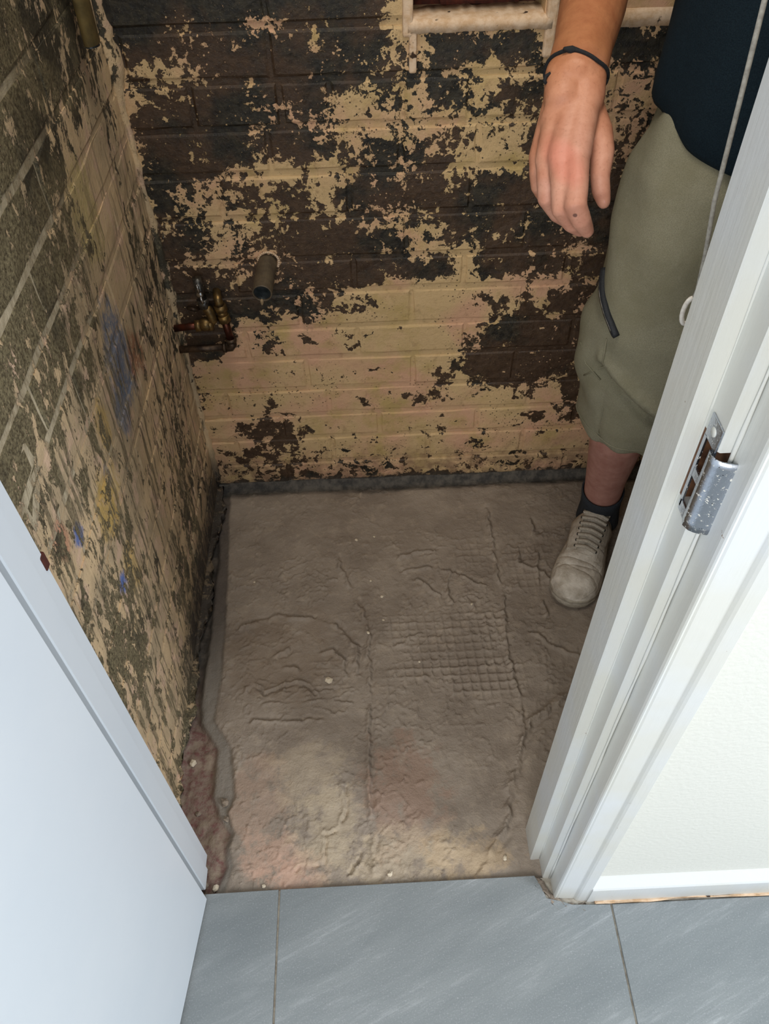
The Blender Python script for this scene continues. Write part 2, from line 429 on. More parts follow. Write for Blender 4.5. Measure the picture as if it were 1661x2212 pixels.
def tile_mat():
    nt = NT('grey_slate_tile'); P = nt.pos()
    Q = nt.turn(P, (0, 0, -0.40), (0.35, 1.5, 1.0))
    s1 = nt.noise(Q, 9, 6, 0.62, 0.3); s2 = nt.noise(nt.turn(P, (0, 0, -0.40), (0.14, 1.6, 1.0)), 60, 6, 0.75, 0.2); f = nt.noise(P, 420, 3, 0.7)
    c = nt.mix(nt.mr(s1, 0.3, 0.7), lin((114, 121, 124)), lin((135, 141, 143)))
    c = nt.mix(nt.m('MULTIPLY', nt.mr(s2, 0.5, 0.72), nt.mr(s1, 0.48, 0.66)), c, lin((176, 180, 184)))
    c = nt.mix(nt.mr(f, 0.56, 0.75, 0, 0.5), c, lin((186, 188, 192)))
    c = nt.mix(nt.mr(f, 0.44, 0.3, 0, 0.35), c, lin((106, 108, 116)))
    h = nt.m('ADD', nt.m('MULTIPLY', s2, 0.5), nt.m('MULTIPLY', f, 0.3))
    return nt.done(c, 0.62, nt.bump(h, 0.0015, 0.6))
M['tile'] = tile_mat()
M['grout'] = simple('pale_grout', (176, 170, 158), (140, 132, 120), 90, 0.9, 0.001)

def gloss_mat():
    nt = NT('aged_white_gloss'); P = nt.pos(); x, y, z = nt.xyz(P)
    S = nt.mapping(P, scale=(1, 1, 0.05)); brush = nt.noise(S, 160, 3, 0.6)
    n = nt.noise(P, 6, 3); chips = nt.noise(P, 75, 4, 0.7)
    c = nt.mix(nt.mr(n, 0.4, 0.6), lin((213, 217, 219)), lin((212, 213, 207)))
    dirt = nt.m('MULTIPLY', nt.mr(chips, 0.72, 0.75), 0.9)
    c = nt.mix(dirt, c, lin((132, 104, 74)))
    c = nt.mix(nt.mr(z, 0.06, 0.0, 0, 0.35), c, lin((150, 142, 128)))
    h = nt.m('ADD', nt.m('MULTIPLY', brush, 0.6), nt.m('MULTIPLY', nt.noise(P, 50, 4), 0.6))
    return nt.done(c, 0.36, nt.bump(h, 0.0010, 0.6))
M['gloss'] = gloss_mat()
M['door'] = simple('smooth_white_door', (222, 228, 234), (218, 225, 232), 5, 0.42, 0.0002)
def emul_mat():
    nt = NT('white_wall_paint'); P = nt.pos(); n = nt.noise(P, 150, 3, 0.5)
    return nt.done(lin((216, 217, 210)), 0.7, nt.bump(n, 0.0015, 0.6))
M['emulsion'] = emul_mat()
M['gap'] = simple('gap_shade_grey', (112, 110, 100), (90, 88, 80), 40, 0.8)  # darker grey that paints the shade in the door's hinge gap
M['wood'] = simple('raw_brown_timber', (126, 88, 60), (82, 52, 34), 60, 0.8, 0.001)
def strike_mat():
    nt = NT('chrome_with_paint_specks'); P = nt.pos(); n = nt.noise(P, 260, 5, 0.7)
    pm = nt.mr(n, 0.60, 0.63)
    c = nt.mix(pm, lin((190, 196, 206)), lin((232, 230, 222)))
    c = nt.mix(nt.mr(nt.noise(P, 420, 3), 0.68, 0.72), c, lin((40, 36, 34)))
    return nt.done(c, nt.mixf(pm, 0.24, 0.5), nt.bump(n, 0.0006, 0.5), nt.m('SUBTRACT', 1.0, pm))
M['strike'] = strike_mat()
M['steel'] = simple('worn_grey_steel', (120, 118, 114), (70, 68, 66), 120, 0.38, 0.0006, 0.9)
M['copper'] = simple('dull_copper', (98, 52, 38), (64, 40, 32), 90, 0.42, 0.0008, 0.8)
M['tarnish'] = simple('tarnished_pipe', (92, 74, 58), (58, 48, 40), 90, 0.45, 0.0008, 0.7)
M['brass'] = simple('dirty_brass', (140, 112, 66), (96, 80, 56), 110, 0.4, 0.0008, 0.8)
M['chrome'] = simple('bright_chrome', (206, 206, 206), (180, 180, 182), 60, 0.14, 0.0002, 1.0)
M['pvc'] = simple('grubby_grey_plastic', (98, 86, 68), (76, 66, 54), 60, 0.5, 0.0006)
M['pvc_in'] = simple('wet_pipe_bore', (66, 72, 74), (40, 44, 46), 60, 0.3, 0.0004)
M['batten'] = simple('yellowed_paint', (150, 128, 78), (112, 96, 60), 50, 0.6, 0.001)
M['cordgrey'] = simple('grey_cord', (168, 164, 154), (140, 136, 128), 300, 0.8, 0.0004)
M['whitecord'] = simple('white_cord', (226, 222, 214), (204, 198, 190), 300, 0.8, 0.0004)
M['black'] = simple('black_cord', (16, 18, 22), (26, 28, 32), 400, 0.85, 0.0005)
def skin_mat():
    nt = NT('tanned_skin'); P = nt.pos(); x, y, z = nt.xyz(P)
    n = nt.noise(P, 40, 4, 0.6); f = nt.noise(P, 320, 3, 0.6)
    arm = nt.mix(nt.mr(n, 0.35, 0.65), lin((190, 128, 88)), lin((172, 110, 74)))
    hand = nt.mix(nt.mr(n, 0.35, 0.65), lin((212, 158, 136)), lin((196, 138, 116)))
    c = nt.mix(nt.mr(nt.m('ADD', y, nt.m('MULTIPLY', n, 0.04)), 0.95, 0.84), arm, hand)
    leg = nt.mix(nt.mr(n, 0.35, 0.65), lin((182, 136, 124)), lin((164, 114, 104)))
    c = nt.mix(nt.mr(z, 0.62, 0.55), c, leg)
    j = nt.m('MULTIPLY', nt.m('SUBTRACT', n, 0.5), 2.0)
    mole = nt.m('MULTIPLY', nt.ell(x, z, 0.2205, 0.9705, 0.0022, 0.0022, 0.4), nt.mr(y, 0.82, 0.80))
    c = nt.mix(nt.m('MULTIPLY', mole, 0.8), c, lin((84, 54, 50)))
    kn = nt.ell(x, z, 0.213, 1.005, 0.016, 0.012, 0.8, j)
    c = nt.mix(nt.m('MULTIPLY', kn, nt.mr(y, 0.88, 0.84, 0, 0.5)), c, lin((208, 118, 100)))
    c = nt.mix(nt.mr(f, 0.6, 0.75, 0, 0.25), c, lin((120, 74, 50)))
    return nt.done(c, 0.5, nt.bump(f, 0.0006, 0.5), None, 0.35)
M['skin'] = skin_mat()
def weave(name, c1, c2, sc_=900, bumpd=0.0004, blot=None, b_a=0.5):
    nt = NT(name); P = nt.pos(); n = nt.noise(P, sc_, 2, 0.5); n2 = nt.noise(P, 14, 4, 0.6)
    c = nt.mix(nt.mr(n, 0.38, 0.62), lin(c1), lin(c2))
    if blot: c = nt.mix(nt.mr(n2, 0.45, 0.68, 0, b_a), c, lin(blot))
    h = nt.m('ADD', nt.m('MULTIPLY', n, 0.5), nt.m('MULTIPLY', nt.noise(P, 60, 3), 1.2))
    return nt.done(c, 0.9, nt.bump(h, bumpd * 3, 0.8), None, 0.2)
M['shirt'] = weave('dark_teal_jersey', (20, 34, 44), (28, 44, 54), 700)
M['shorts'] = weave('olive_cotton', (132, 129, 110), (148, 145, 125), 800, 0.0004, (124, 120, 96), 0.5)
M['sock'] = weave('black_knit', (40, 44, 50), (54, 58, 64), 600)
M['zip'] = simple('black_zip_tape', (24, 28, 34), (40, 44, 52), 500, 0.6)
def shoe_mat():
    nt = NT('dusty_cream_leather'); P = nt.pos(); n = nt.noise(P, 30, 5, 0.65); f = nt.noise(P, 500, 2)
    Sx = nt.noise(nt.mapping(P, scale=(1, 1, 2.0)), 46, 3, 0.6, 0.6)
    c = nt.mix(nt.mr(n, 0.38, 0.66), lin((212, 204, 192)), lin((164, 153, 138)))
    h = nt.m('ADD', nt.m('MULTIPLY', Sx, 2.0), nt.m('MULTIPLY', f, 0.2))
    return nt.done(c, 0.6, nt.bump(h, 0.003, 0.7))
M['shoe'] = shoe_mat()
M['sole'] = simple('dusty_rubber', (176, 168, 152), (146, 136, 122), 60, 0.7, 0.0006)
M['lace'] = simple('dusty_lace', (190, 182, 168), (160, 150, 136), 400, 0.9, 0.0005)
M['hair'] = simple('brown_hair', (62, 44, 30), (40, 28, 20), 200, 0.6, 0.001)
M['nail'] = simple('finger_nail', (214, 160, 150), (206, 150, 140), 60, 0.35, 0.0001)
M['eyew'] = simple('eye_white', (226, 222, 216), (220, 214, 208), 20, 0.2, 0.0001)
M['chip'] = simple('plaster_crumb', (222, 210, 190), (196, 182, 158), 200, 0.9, 0.001)
M['stone'] = simple('grey_crumb', (150, 136, 120), (112, 100, 88), 200, 0.9, 0.001)
for _z, _s in BACK_ROWS: assert len(_s) == 32, (_z, len(_s))
for _z, _s in LEFT_ROWS: assert len(_s) == 16, (_z, len(_s))

# ================================================================== SETTING
YB = 1.336; XL = -0.375; XR = 0.98; ZC = 2.36
JOINTS = [0.0, 0.065, 0.142, 0.212, 0.285, 0.367, 0.442, 0.523, 0.594, 0.678, 0.757, 0.833, 0.906, 0.981, 1.058, 1.134, 1.21, 1.286]

def brick_mesh(name, lx, ly, lz, seed, cd=.0036):
    """chamfered brick, face towards -Y, slightly uneven; centred"""
    r = random.Random(seed); nx, nz = 5, 3; c = 0.004
    V, F = [], []
    for j in range(nz):
        for i in range(nx):
            X = -lx / 2 + c + (lx - 2 * c) * i / (nx - 1); Z = -lz / 2 + c + (lz - 2 * c) * j / (nz - 1)
            V.append((X, -ly / 2 + r.uniform(0, 0.0022), Z))
    ring = [(i, 0) for i in range(nx)] + [(nx - 1, j) for j in range(1, nz)] + [(i, nz - 1) for i in range(nx - 2, -1, -1)] + [(0, j) for j in range(nz - 2, 0, -1)]
    for j in range(nz - 1):
        for i in range(nx - 1):
            a = j * nx + i; F.append((a, a + 1, a + nx + 1, a + nx))
    o1 = len(V)
    for (i, j) in ring:
        X = -lx / 2 + lx * i / (nx - 1); Z = -lz / 2 + lz * j / (nz - 1)
        V.append((X + r.uniform(-.0012, .0012), -ly / 2 + cd + r.uniform(-.0008, .0008), Z + r.uniform(-.0015, .0015)))
    o2 = len(V)
    for (i, j) in ring: V.append((V[o1 + ring.index((i, j))][0], ly / 2, V[o1 + ring.index((i, j))][2]))
    n = len(ring)
    for k in range(n):
        k2 = (k + 1) % n; a = ring[k][1] * nx + ring[k][0]; b = ring[k2][1] * nx + ring[k2][0]
        F.append((b, a, o1 + k, o1 + k2)); F.append((o1 + k2, o1 + k, o2 + k, o2 + k2))
    F.append(tuple(range(o2, o2 + n)))
    me = bpy.data.meshes.new(name); me.from_pydata(V, [], F); me.update()
    return me

# --- back wall ------------------------------------------------------
NX0, NX1, NZ0, NZ1 = 0.087, 0.287, 0.981, 1.058     # the missing brick
bm = bmesh.new()
YM = YB + 0.0038
bm_box(bm, XL - 0.1, XR + 0.1, YM, YM + 0.14, -0.12, NZ0)
bm_box(bm, XL - 0.1, NX0, YM, YM + 0.14, NZ0, NZ1)
bm_box(bm, NX1, XR + 0.1, YM, YM + 0.14, NZ0, NZ1)
bm_box(bm, XL - 0.1, XR + 0.1, YM, YM + 0.14, NZ1, ZC)
wall_back = bm_obj('wall_back', bm, M['back'])
tag(wall_back, 'dark brick wall with flaking cream paint behind the copper pipes', 'wall', kind='structure')
COURSES = {0: [-.2, .02, .24, .46, .68, .9], 1: [-.31, -.09, .13, .35, .57, .79], 2: [-.2, .02, .24, .46, .68, .9], 3: [-.31, -.09, .13, .35, .57, .79],
           4: [-.13, .095, .31, .53, .75], 5: [-.245, -.02, .2, .42, .64, .86], 6: [-.13, .09, .31, .53, .75], 7: [-.245, -.02, .19, .385, .6, .82],
           8: [-.15, .08, .3, .52, .74], 9: [-.245, -.02, .195, .42, .64, .86], 10: [-.15, .07, .2, .42, .64, .86], 11: [-.264, -.123, -.043, .074, .182, .32, .42, .53, .75],
           12: [-.357, -.132, .093, .297, .5, .72], 13: [-.13, .087, .287, .5, .72], 14: [-.245, -.02, .2, .42, .64, .86], 15: [-.13, .09, .31, .53, .75], 16: [-.245, -.02, .2, .42, .64, .86]}
MJ = 0.010
seed = 0
for ci, js in COURSES.items():
    z0, z1 = JOINTS[ci] + MJ / 2, JOINTS[ci + 1] - MJ / 2
    if ci == 0: z0 = 0.0
    xs = [XL] + js + [XR]
    for a, b in zip(xs[:-1], xs[1:]):
        if b - a < 0.03: continue
        if ci == 13 and abs(a - NX0) < 1e-6: continue
        seed += 1
        lx, lz, ly = b - a - .006, z1 - z0, 0.06
        me = brick_mesh('brick', lx, ly, lz, seed)
        o = link('brick', me, M['back'], wall_back)
        o.matrix_parent_inverse = Matrix()
        o.location = ((a + b) / 2, YB + ly / 2 + random.uniform(-.0015, .0012), (z0 + z1) / 2)
        o.rotation_euler = (random.uniform(-.008, .008), random.uniform(-.006, .006), random.uniform(-.006, .006))
# the hole left by the missing brick: raw red brick inside, pale mortar bed below and beside it
box('hole_lining', NX0 - .01, NX1 + .01, YM + 0.075, YM + 0.10, NZ0 - .01, NZ1 + .01, M['redbrick'], wall_back)
box('hole_lining', NX0 + 0.045, NX1 - 0.03, YB + 0.045, YM + 0.09, NZ0 + 0.006, NZ0 + 0.03, M['redbrick'], wall_back, 0.006)
def ragged_ledge(name, x0, x1, y0, y1, z0, z1, mat, parent, seed, n=26):
    r = random.Random(seed); V, F = [], []
    for i in range(n + 1):
        t = i / n; x = x0 + (x1 - x0) * t
        jz = r.uniform(-.0012, .0012); jy = r.uniform(-.001, .001); jb = r.uniform(-.010, .008)
        tap = min(1, 6 * min(t, 1 - t) + 0.55)
        V += [(x, y0 + jy, z0 + jz), (x, y0 + jy - .001, z0 + (z1 - z0) * .75 + jz * .5), (x, y0 + .004 + jy, z1 + jz * .3), (x, y0 + (y1 - y0) * tap + jb, z1 + 0.004 + jz), (x, y0 + (y1 - y0) * tap + jb + .004, z0)]
    for i in range(n):
        for k in range(4):
            a = i * 5 + k; F.append((a, a + 5, a + 6, a + 1))
        a = i * 5; F.append((a, a + 4, a + 9, a + 5))
    F.append((0, 1, 2, 3, 4)); F.append((n * 5 + 4, n * 5 + 3, n * 5 + 2, n * 5 + 1, n * 5))
    return mesh_obj(name, V, F, mat, parent, smooth=True)
ragged_ledge('mortar_bed', NX0 - .006, NX1 + .012, YB - .006, YB + .045, NZ0 - .014, NZ0 + .004, M['ledge'], wall_back, 3)
ragged_ledge('mortar_bed', NX1 + .02, .62, YB - .005, YB + .02, NZ0 - .016, NZ0 + .008, M['ledge'], wall_back, 4)
box('mortar_joint', NX0 - .014, NX0 + .002, YB - .006, YB + .05, NZ0 - .02, NZ1, M['ledge'], wall_back, .004)
box('mortar_joint', NX1 + .002, NX1 + .02, YB - .006, YB + .05, NZ0 - .055, NZ1, M['ledge'], wall_back, .004)
box('mortar_joint', NX0 - .004, NX0 + .008, YB - .005, YB + .02, .91, NZ0, M['ledge'], wall_back, .003)

# --- left wall --------------------------------------------------------
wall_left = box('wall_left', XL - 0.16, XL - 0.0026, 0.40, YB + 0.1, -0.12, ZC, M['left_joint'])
tag(wall_left, 'scraped brick wall with plaster and blue paint traces beside the door', 'wall', kind='structure')
for ci in range(17):
    z0, z1 = JOINTS[ci] + .006, JOINTS[ci + 1] - .006
    if ci == 0: z0 = 0.0
    ys = [0.47] + ([.585, .81, 1.035, 1.26] if ci % 2 else [.70, .925, 1.15]) + [YB]
    for a, b in zip(ys[:-1], ys[1:]):
        seed += 1
        me = brick_mesh('brick', b - a - .0035, .06, z1 - z0, seed, .0018)
        o = link('brick', me, M['left'], wall_left); o.matrix_parent_inverse = Matrix()
        # uneven old wall: leans out a little at the foot
        o.location = (XL - .03 + random.uniform(-.0008, .0010), (a + b) / 2, (z0 + z1) / 2)
        o.rotation_euler = (random.uniform(-.003, .003), random.uniform(-.004, .004), math.pi / 2 + random.uniform(-.003, .003))
# lumpy mortar up the corner
def lumpy_strip(name, fn, n, mat, parent, seg=8):
    V, F = [], []
    for i in range(n + 1):
        p, r = fn(i / n)
        for k in range(seg):
            a = 2 * math.pi * k / seg
            V.append((p[0] + r * math.cos(a) * random.uniform(.8, 1.2), p[1] + r * math.sin(a) * random.uniform(.8, 1.2), p[2] + random.uniform(-.003, .003)))
    for i in range(n):
        for k in range(seg):
            k2 = (k + 1) % seg; F.append((i * seg + k, i * seg + k2, (i + 1) * seg + k2, (i + 1) * seg + k))
    F.append(tuple(range(seg))[::-1]); F.append(tuple(range(n * seg, n * seg + seg)))
    return mesh_obj(name, V, F, mat, parent, smooth=True)
def corner(t):
    z = 0.02 + 1.28 * t
    r = 0.006 + 0.004 * math.sin(9 * t + 1) ** 2 + (0.006 * math.exp(-((z - .95) / .05) ** 2)) + random.uniform(0, .004)
    return (XL - .001, YB + .003, z), r
lumpy_strip('corner_mortar', corner, 90, M['left'], wall_left)
lumpy_strip('foot_mortar', lambda t: ((XL - .004 - .012 * (1 - t), .47 + .86 * t, -.004), .02 + .006 * math.sin(23 * t) + random.uniform(0, .004)), 60, M['left'], wall_left)

# --- other shell ------------------------------------------------------
wall_right = box('wall_right', XR, XR + .1, 0.38, YB + .1, -.12, ZC, M['render'])
tag(wall_right, 'bare wall behind the man, hidden by the door frame', 'wall', kind='structure')
ceiling = box('ceiling', XL - .16, XR + .1, .381, YB + .1, ZC, ZC + .08, M['ceiling'])
tag(ceiling, 'plain ceiling over the small stripped room', 'ceiling', kind='structure')
DH = 1.99
bm = bmesh.new()
bm_box(bm, 0.268, 2.6, 0.381, 0.480, -.12, ZC)
bm_box(bm, -1.6, -0.337, 0.381, 0.480, -.12, ZC)
bm_box(bm, -0.337, 0.268, 0.381, 0.480, DH + .03, ZC)
wall_front = bm_obj('wall_front', bm, M['emulsion'])
tag(wall_front, 'cream white plastered wall right of the door frame', 'wall', kind='structure')

# skirting on the hall wall
def extrude_x(name, prof, x0, x1, mat, parent=None):
    V = [(x0, y, z) for y, z in prof] + [(x1, y, z) for y, z in prof]; n = len(prof)
    F = [(i, (i + 1) % n, n + (i + 1) % n, n + i) for i in range(n)] + [tuple(range(n))[::-1], tuple(range(n, 2 * n))]
    bm = bmesh.new(); vs_ = [bm.verts.new(v) for v in V]
    for f in F: bm.faces.new([vs_[i] for i in f])
    return bm_obj(name, bm, mat, parent)
sk = extrude_x('baseboard_right', [(.3645, -.002), (.3645, .056), (.3665, .0595), (.379, .0725), (.3815, .073), (.3815, -.002)], .3165, 2.6, M['gloss'])
tag(sk, 'white skirting board with sloped top along the cream wall', 'baseboard', kind='structure')
lumpy_strip('sealant_bead', lambda t: ((.33 + 2.2 * t, .3635, .001), .0028 + .0014 * math.sin(60 * t)), 80, M['ledge'], sk, 6)

# --- door frame, right hand side ---------------------------------------
trim_r = empty('trim_2', (.25, .43, 0))
tag(trim_r, 'white moulded door frame upright with the metal strike plate', 'door frame', kind='structure')
prism('stop_bead', [(.237, .487), (.237, .4375), (.2385, .436), (.254, .436), (.254, .487)], -.008, DH, M['gloss'], trim_r)
# jamb in three lengths round the mortise behind the strike plate
MZ0, MZ1 = .902, .976
prism('jamb', [(.252, .487), (.252, .4065), (.2535, .405), (.272, .405), (.272, .487)], -.006, MZ0, M['gloss'], trim_r)
prism('jamb', [(.252, .487), (.252, .4065), (.2535, .405), (.272, .405), (.272, .487)], MZ1, DH, M['gloss'], trim_r)
prism('mortise', [(.262, .487), (.262, .405), (.272, .405), (.272, .487)], MZ0, MZ1, M['wood'], trim_r)
prism('mortise_cheek', [(.252, .43), (.262, .43), (.262, .487), (.252, .487)], MZ0, MZ1, M['wood'], trim_r)
arch = [(.2645, .4055), (.2645, .3765), (.2655, .3735), (.2668, .3725), (.2690, .3735), (.2710, .3725), (.2970, .3715), (.2990, .3690), (.3020, .3675),
        (.3160, .3665), (.3180, .3685), (.3180, .3835), (.300, .4055)]
prism('architrave', arch, -.003, DH + .07, M['gloss'], trim_r)
for (xx, yy, r) in ((.2625, .4035, .0016), (.2520, .4355, .0012)):
    tube('paint_ridge', [(xx + .0003 * math.sin(i), yy, i * DH / 40) for i in range(41)], [r * (1 + .3 * math.sin(i * 2.3)) for i in range(41)], M['gloss'], trim_r, 6)
# strike plate: body with two holes, tongue between them, curved lip
SX = .2518; th = .0016
def plate_piece(bm, y0, y1, z0, z1): bm_box(bm, SX - th, SX, y0, y1, z0, z1)
bm = bmesh.new()
bm_box(bm, SX - th, SX, .4062, .4285, .974, .9955, .0004)
bm_box(bm, SX - th, SX, .4245, .4285, .897, .975)
bm_box(bm, SX - th, SX, .4062, .4115, .897, .975)
bm_box(bm, SX - th, SX, .4062, .4265, .8935, .9045)
bm_box(bm, SX - th, SX, .4105, .4250, .9335, .9425)
bmesh.ops.remove_doubles(bm, verts=bm.verts, dist=1e-6)
sp = bm_obj('strike_plate', bm, M['strike'], trim_r); sp['label'] = 'chrome strike plate flecked with white paint'
# lip
V, F = [], []
prof = [(SX - th, .4115), (SX - th - .0010, .4060), (SX + .0005, .4008), (SX + .004, .3985), (.2600, .3968), (.2660, .3952), (.2685, .3960)]
zs = [.8950 + (.9735 - .8950) * i / 10 for i in range(11)]
for i, z in enumerate(zs):
    cut = .003 * max(0, 1 - min(i, 10 - i) / 1.5)
    for k, (px, py) in enumerate(prof):
        q = k / (len(prof) - 1); V.append((px - cut * q, py + .0004 * q, z + (0.0)))
n = len(prof)
for i in range(10):
    for k in range(n - 1):
        a = i * n + k; F.append((a, a + 1, a + n + 1, a + n))
lip = mesh_obj('lip', V, F, M['strike'], sp, smooth=True)
lip.matrix_parent_inverse = sp.matrix_parent_inverse.copy(); lip.matrix_parent_inverse = Matrix()
sm_ = lip.modifiers.new('thick', 'SOLIDIFY'); sm_.thickness = .0014; sm_.offset = 1
scr = tube('screw', [(SX - th - .0006, .4175, .9855), (SX - th + .0006, .4175, .9855)], [.0038, .0042], M['gloss'], sp, 14)
scr.matrix_parent_inverse = Matrix()

# --- door frame, left hand side, and head -------------------------------
trim_l = empty('trim_1', (-.31, .43, 0))
tag(trim_l, 'white door frame upright between open door and scraped wall', 'door frame', kind='structure')
prism('jamb', [(-.337, .414), (-.3085, .414), (-.307, .4155), (-.307, .4465), (-.337, .4465)], -.01, DH, M['door'], trim_l)
prism('stop_bead', [(-.339, .4465), (-.3115, .4465), (-.3105, .4475), (-.3105, .470), (-.339, .470)], -.01, DH, M['door'], trim_l)
prism('hinge_gap_shade', [(-.337, .400), (-.318, .400), (-.318, .4145), (-.337, .4145)], -.004, DH, M['gap'], trim_l)
chip = bmesh.new(); bm_box(chip, -.317, -.309, .4645, .4745, .795, .815, .002)
cb = bm_obj('chipped_edge', chip, M['redbrick'], trim_l); cb['label'] = 'dark red brick showing at a chipped edge'
trim_h = box('trim_3', -.337, .272, .405, .487, DH, DH + .03, M['gloss'])
tag(trim_h, 'white head of the door frame over the opening', 'door frame', kind='structure')

# --- open door leaf, hinged on the left frame -----------------------------
hx, hy = -.300, .395
dv = Vector((-.321 - hx, .224 - hy, 0)).normalized(); nv = Vector((dv.y, -dv.x, 0))
if nv.x > 0: nv = -nv
LW, LT = .585, .034
a = Vector((hx, hy, 0)); b = a + dv * LW; c = b + nv * LT; d = a + nv * LT
door = prism('door_1', [tuple(v[:2]) for v in (a, d, c, b)], .006, DH - .004, M['door'], None, .0012)
tag(door, 'plain white door leaf standing open at the left', 'door', kind='structure')
for zz in (1.72,):
    MBh = MB().tube([(hx - .004, hy + .006, zz), (hx - .004, hy + .006, zz + .075)], .005, 12)
    h_ = MBh.obj('hinge', M['steel'], door)

# --- floors ---------------------------------------------------------------
X0, X1, Y0, Y1 = -.40, XR, .356, YB + .004
dx = .0026
gx = np.arange(X0, X1 + dx, dx); gy = np.arange(Y0, Y1 + dx, dx)
GX, GY = np.meshgrid(gx, gy)
def vnoise(scale, seed, octaves=4, rough=.55):
    out = np.zeros_like(GX); amp = 1.0; tot = 0
    r = np.random.default_rng(seed)
    for o in range(octaves):
        s = scale * 2 ** o
        n = 64
        g = r.random((n, n))
        u = (GX * s + 11.3 * o) % n; v = (GY * s + 7.7 * o) % n
        i = u.astype(int); j = v.astype(int); fu = u - i; fv = v - j
        fu = fu * fu * (3 - 2 * fu); fv = fv * fv * (3 - 2 * fv)
        i1 = (i + 1) % n; j1 = (j + 1) % n
        out += amp * ((g[j, i] * (1 - fu) + g[j, i1] * fu) * (1 - fv) + (g[j1, i] * (1 - fu) + g[j1, i1] * fu) * fv)
        tot += amp; amp *= rough
    return out / tot
H = (vnoise(9, 1) - .5) * .006 + (vnoise(60, 2, 3) - .5) * .0016
wx = (vnoise(22, 5) - .5) * .02; wy = (vnoise(22, 6) - .5) * .02
rid = np.abs(vnoise(13, 3, 4) - .5)
H += .0026 * np.exp(-(rid / .007) ** 2) * np.clip((vnoise(5, 4, 2) - .40) * 9, 0, 1)
rid2 = np.abs(vnoise(24, 13, 3) - .5)
H += .0022 * np.exp(-(rid2 / .011) ** 2) * np.clip((vnoise(7, 14, 2) - .46) * 9, 0, 1)
rid3 = np.abs(vnoise(40, 23, 3) - .5)
H += .0016 * np.exp(-(rid3 / .02) ** 2) * np.clip((vnoise(9, 24, 2) - .48) * 9, 0, 1)
W2X = (vnoise(70, 45, 3) - .5) * .012; W2Y = (vnoise(70, 46, 3) - .5) * .012; BRK = np.clip((vnoise(30, 47, 3) - .34) * 7, 0, 1.3)
def seg_dist(pts, jit=1.0):
    D = np.full_like(GX, 9.0); S = np.zeros_like(GX)
    qx, qy = GX + wx * jit + W2X, GY + wy * jit + W2Y
    for (ax, ay), (bx_, by_) in zip(pts[:-1], pts[1:]):
        ux, uy = bx_ - ax, by_ - ay; L2 = ux * ux + uy * uy + 1e-12
        t = np.clip(((qx - ax) * ux + (qy - ay) * uy) / L2, 0, 1)
        ex, ey = qx - ax - t * ux, qy - ay - t * uy
        dd = np.hypot(ex, ey); s = np.sign(ux * (qy - ay) - uy * (qx - ax))
        S = np.where(dd < D, s, S); D = np.minimum(D, dd)
    return D, S
def ridge(pts, hgt, wid, step=0.0, jit=.6):
    global H
    D, S = seg_dist(pts, jit); wid = wid * .62; hgt = hgt * .85 * BRK
    H = H + hgt * np.exp(-(D / wid) ** 2) - hgt * .7 * np.exp(-((D - 1.9 * wid) / wid) ** 2) * (S > 0)
    if step: H = H + step * S * np.exp(-(D / .05) ** 2)
ridge([(-.088, 1.102), (-.064, 1.018), (-.037, .957), (-.026, .888), (-.025, .761), (-.034, .619), (-.031, .494), (-.023, .425)], .004, .007, .0008)
ridge([(.259, 1.226), (.264, 1.083), (.266, .96), (.253, .884), (.256, .808), (.265, .746), (.259, .65)], .004, .006, .0010)
ridge([(-.287, .927), (-.247, .939), (-.213, .955), (-.154, .945), (-.091, .923), (-.05, .866), (-.051, .82)], .0045, .007)
ridge([(-.124, .86), (-.096, .864), (-.075, .836), (-.073, .804), (-.091, .779)], .005, .005)
ridge([(-.19, .87), (-.215, .85), (-.20, .83), (-.17, .825)], .004, .006)
ridge([(.37, 1.153), (.314, 1.101), (.313, 1.062), (.361, 1.04), (.376, 1.008)], .0045, .006)
ridge([(.048, 1.09), (.091, 1.107), (.128, 1.112)], .004, .006)
ridge([(.062, 1.056), (.119, 1.062), (.164, 1.051), (.144, 1.008), (.156, .971)], .0045, .006)
ridge([(.173, 1.044), (.215, 1.014), (.244, 1.003)], .004, .005); ridge([(.091, 1.03), (.128, .99)], .004, .005)
ridge([(.037, .868), (.086, .893)], .0035, .005); ridge([(.364, 1.181), (.352, 1.047), (.351, .925)], .004, .006)
ridge([(.315, .881), (.356, .846), (.398, .822)], .004, .006)
ridge([(-.268, .773), (-.251, .792), (-.227, .771), (-.205, .78), (-.173, .793), (-.15, .787), (-.132, .766)], -.005, .0042, 0, .3)
ridge([(-.25, .713), (-.184, .708), (-.113, .706)], .0035, .006); ridge([(-.204, .77), (-.15, .774), (-.059, .772)], .002, .004); ridge([(-.23, .751), (-.059, .747)], .002, .004)
ridge([(-.172, .417), (-.149, .446), (-.11, .451), (-.107, .497), (-.079, .504), (-.074, .544), (-.074, .578)], -.004, .0042, .0006, .4)
ridge([(-.039, .494), (-.047, .456), (-.064, .427)], -.004, .004, 0, .4)
ridge([(.428, .789), (.274, .687), (.222, .572), (.202, .491), (.173, .453)], .005, .010, .002)
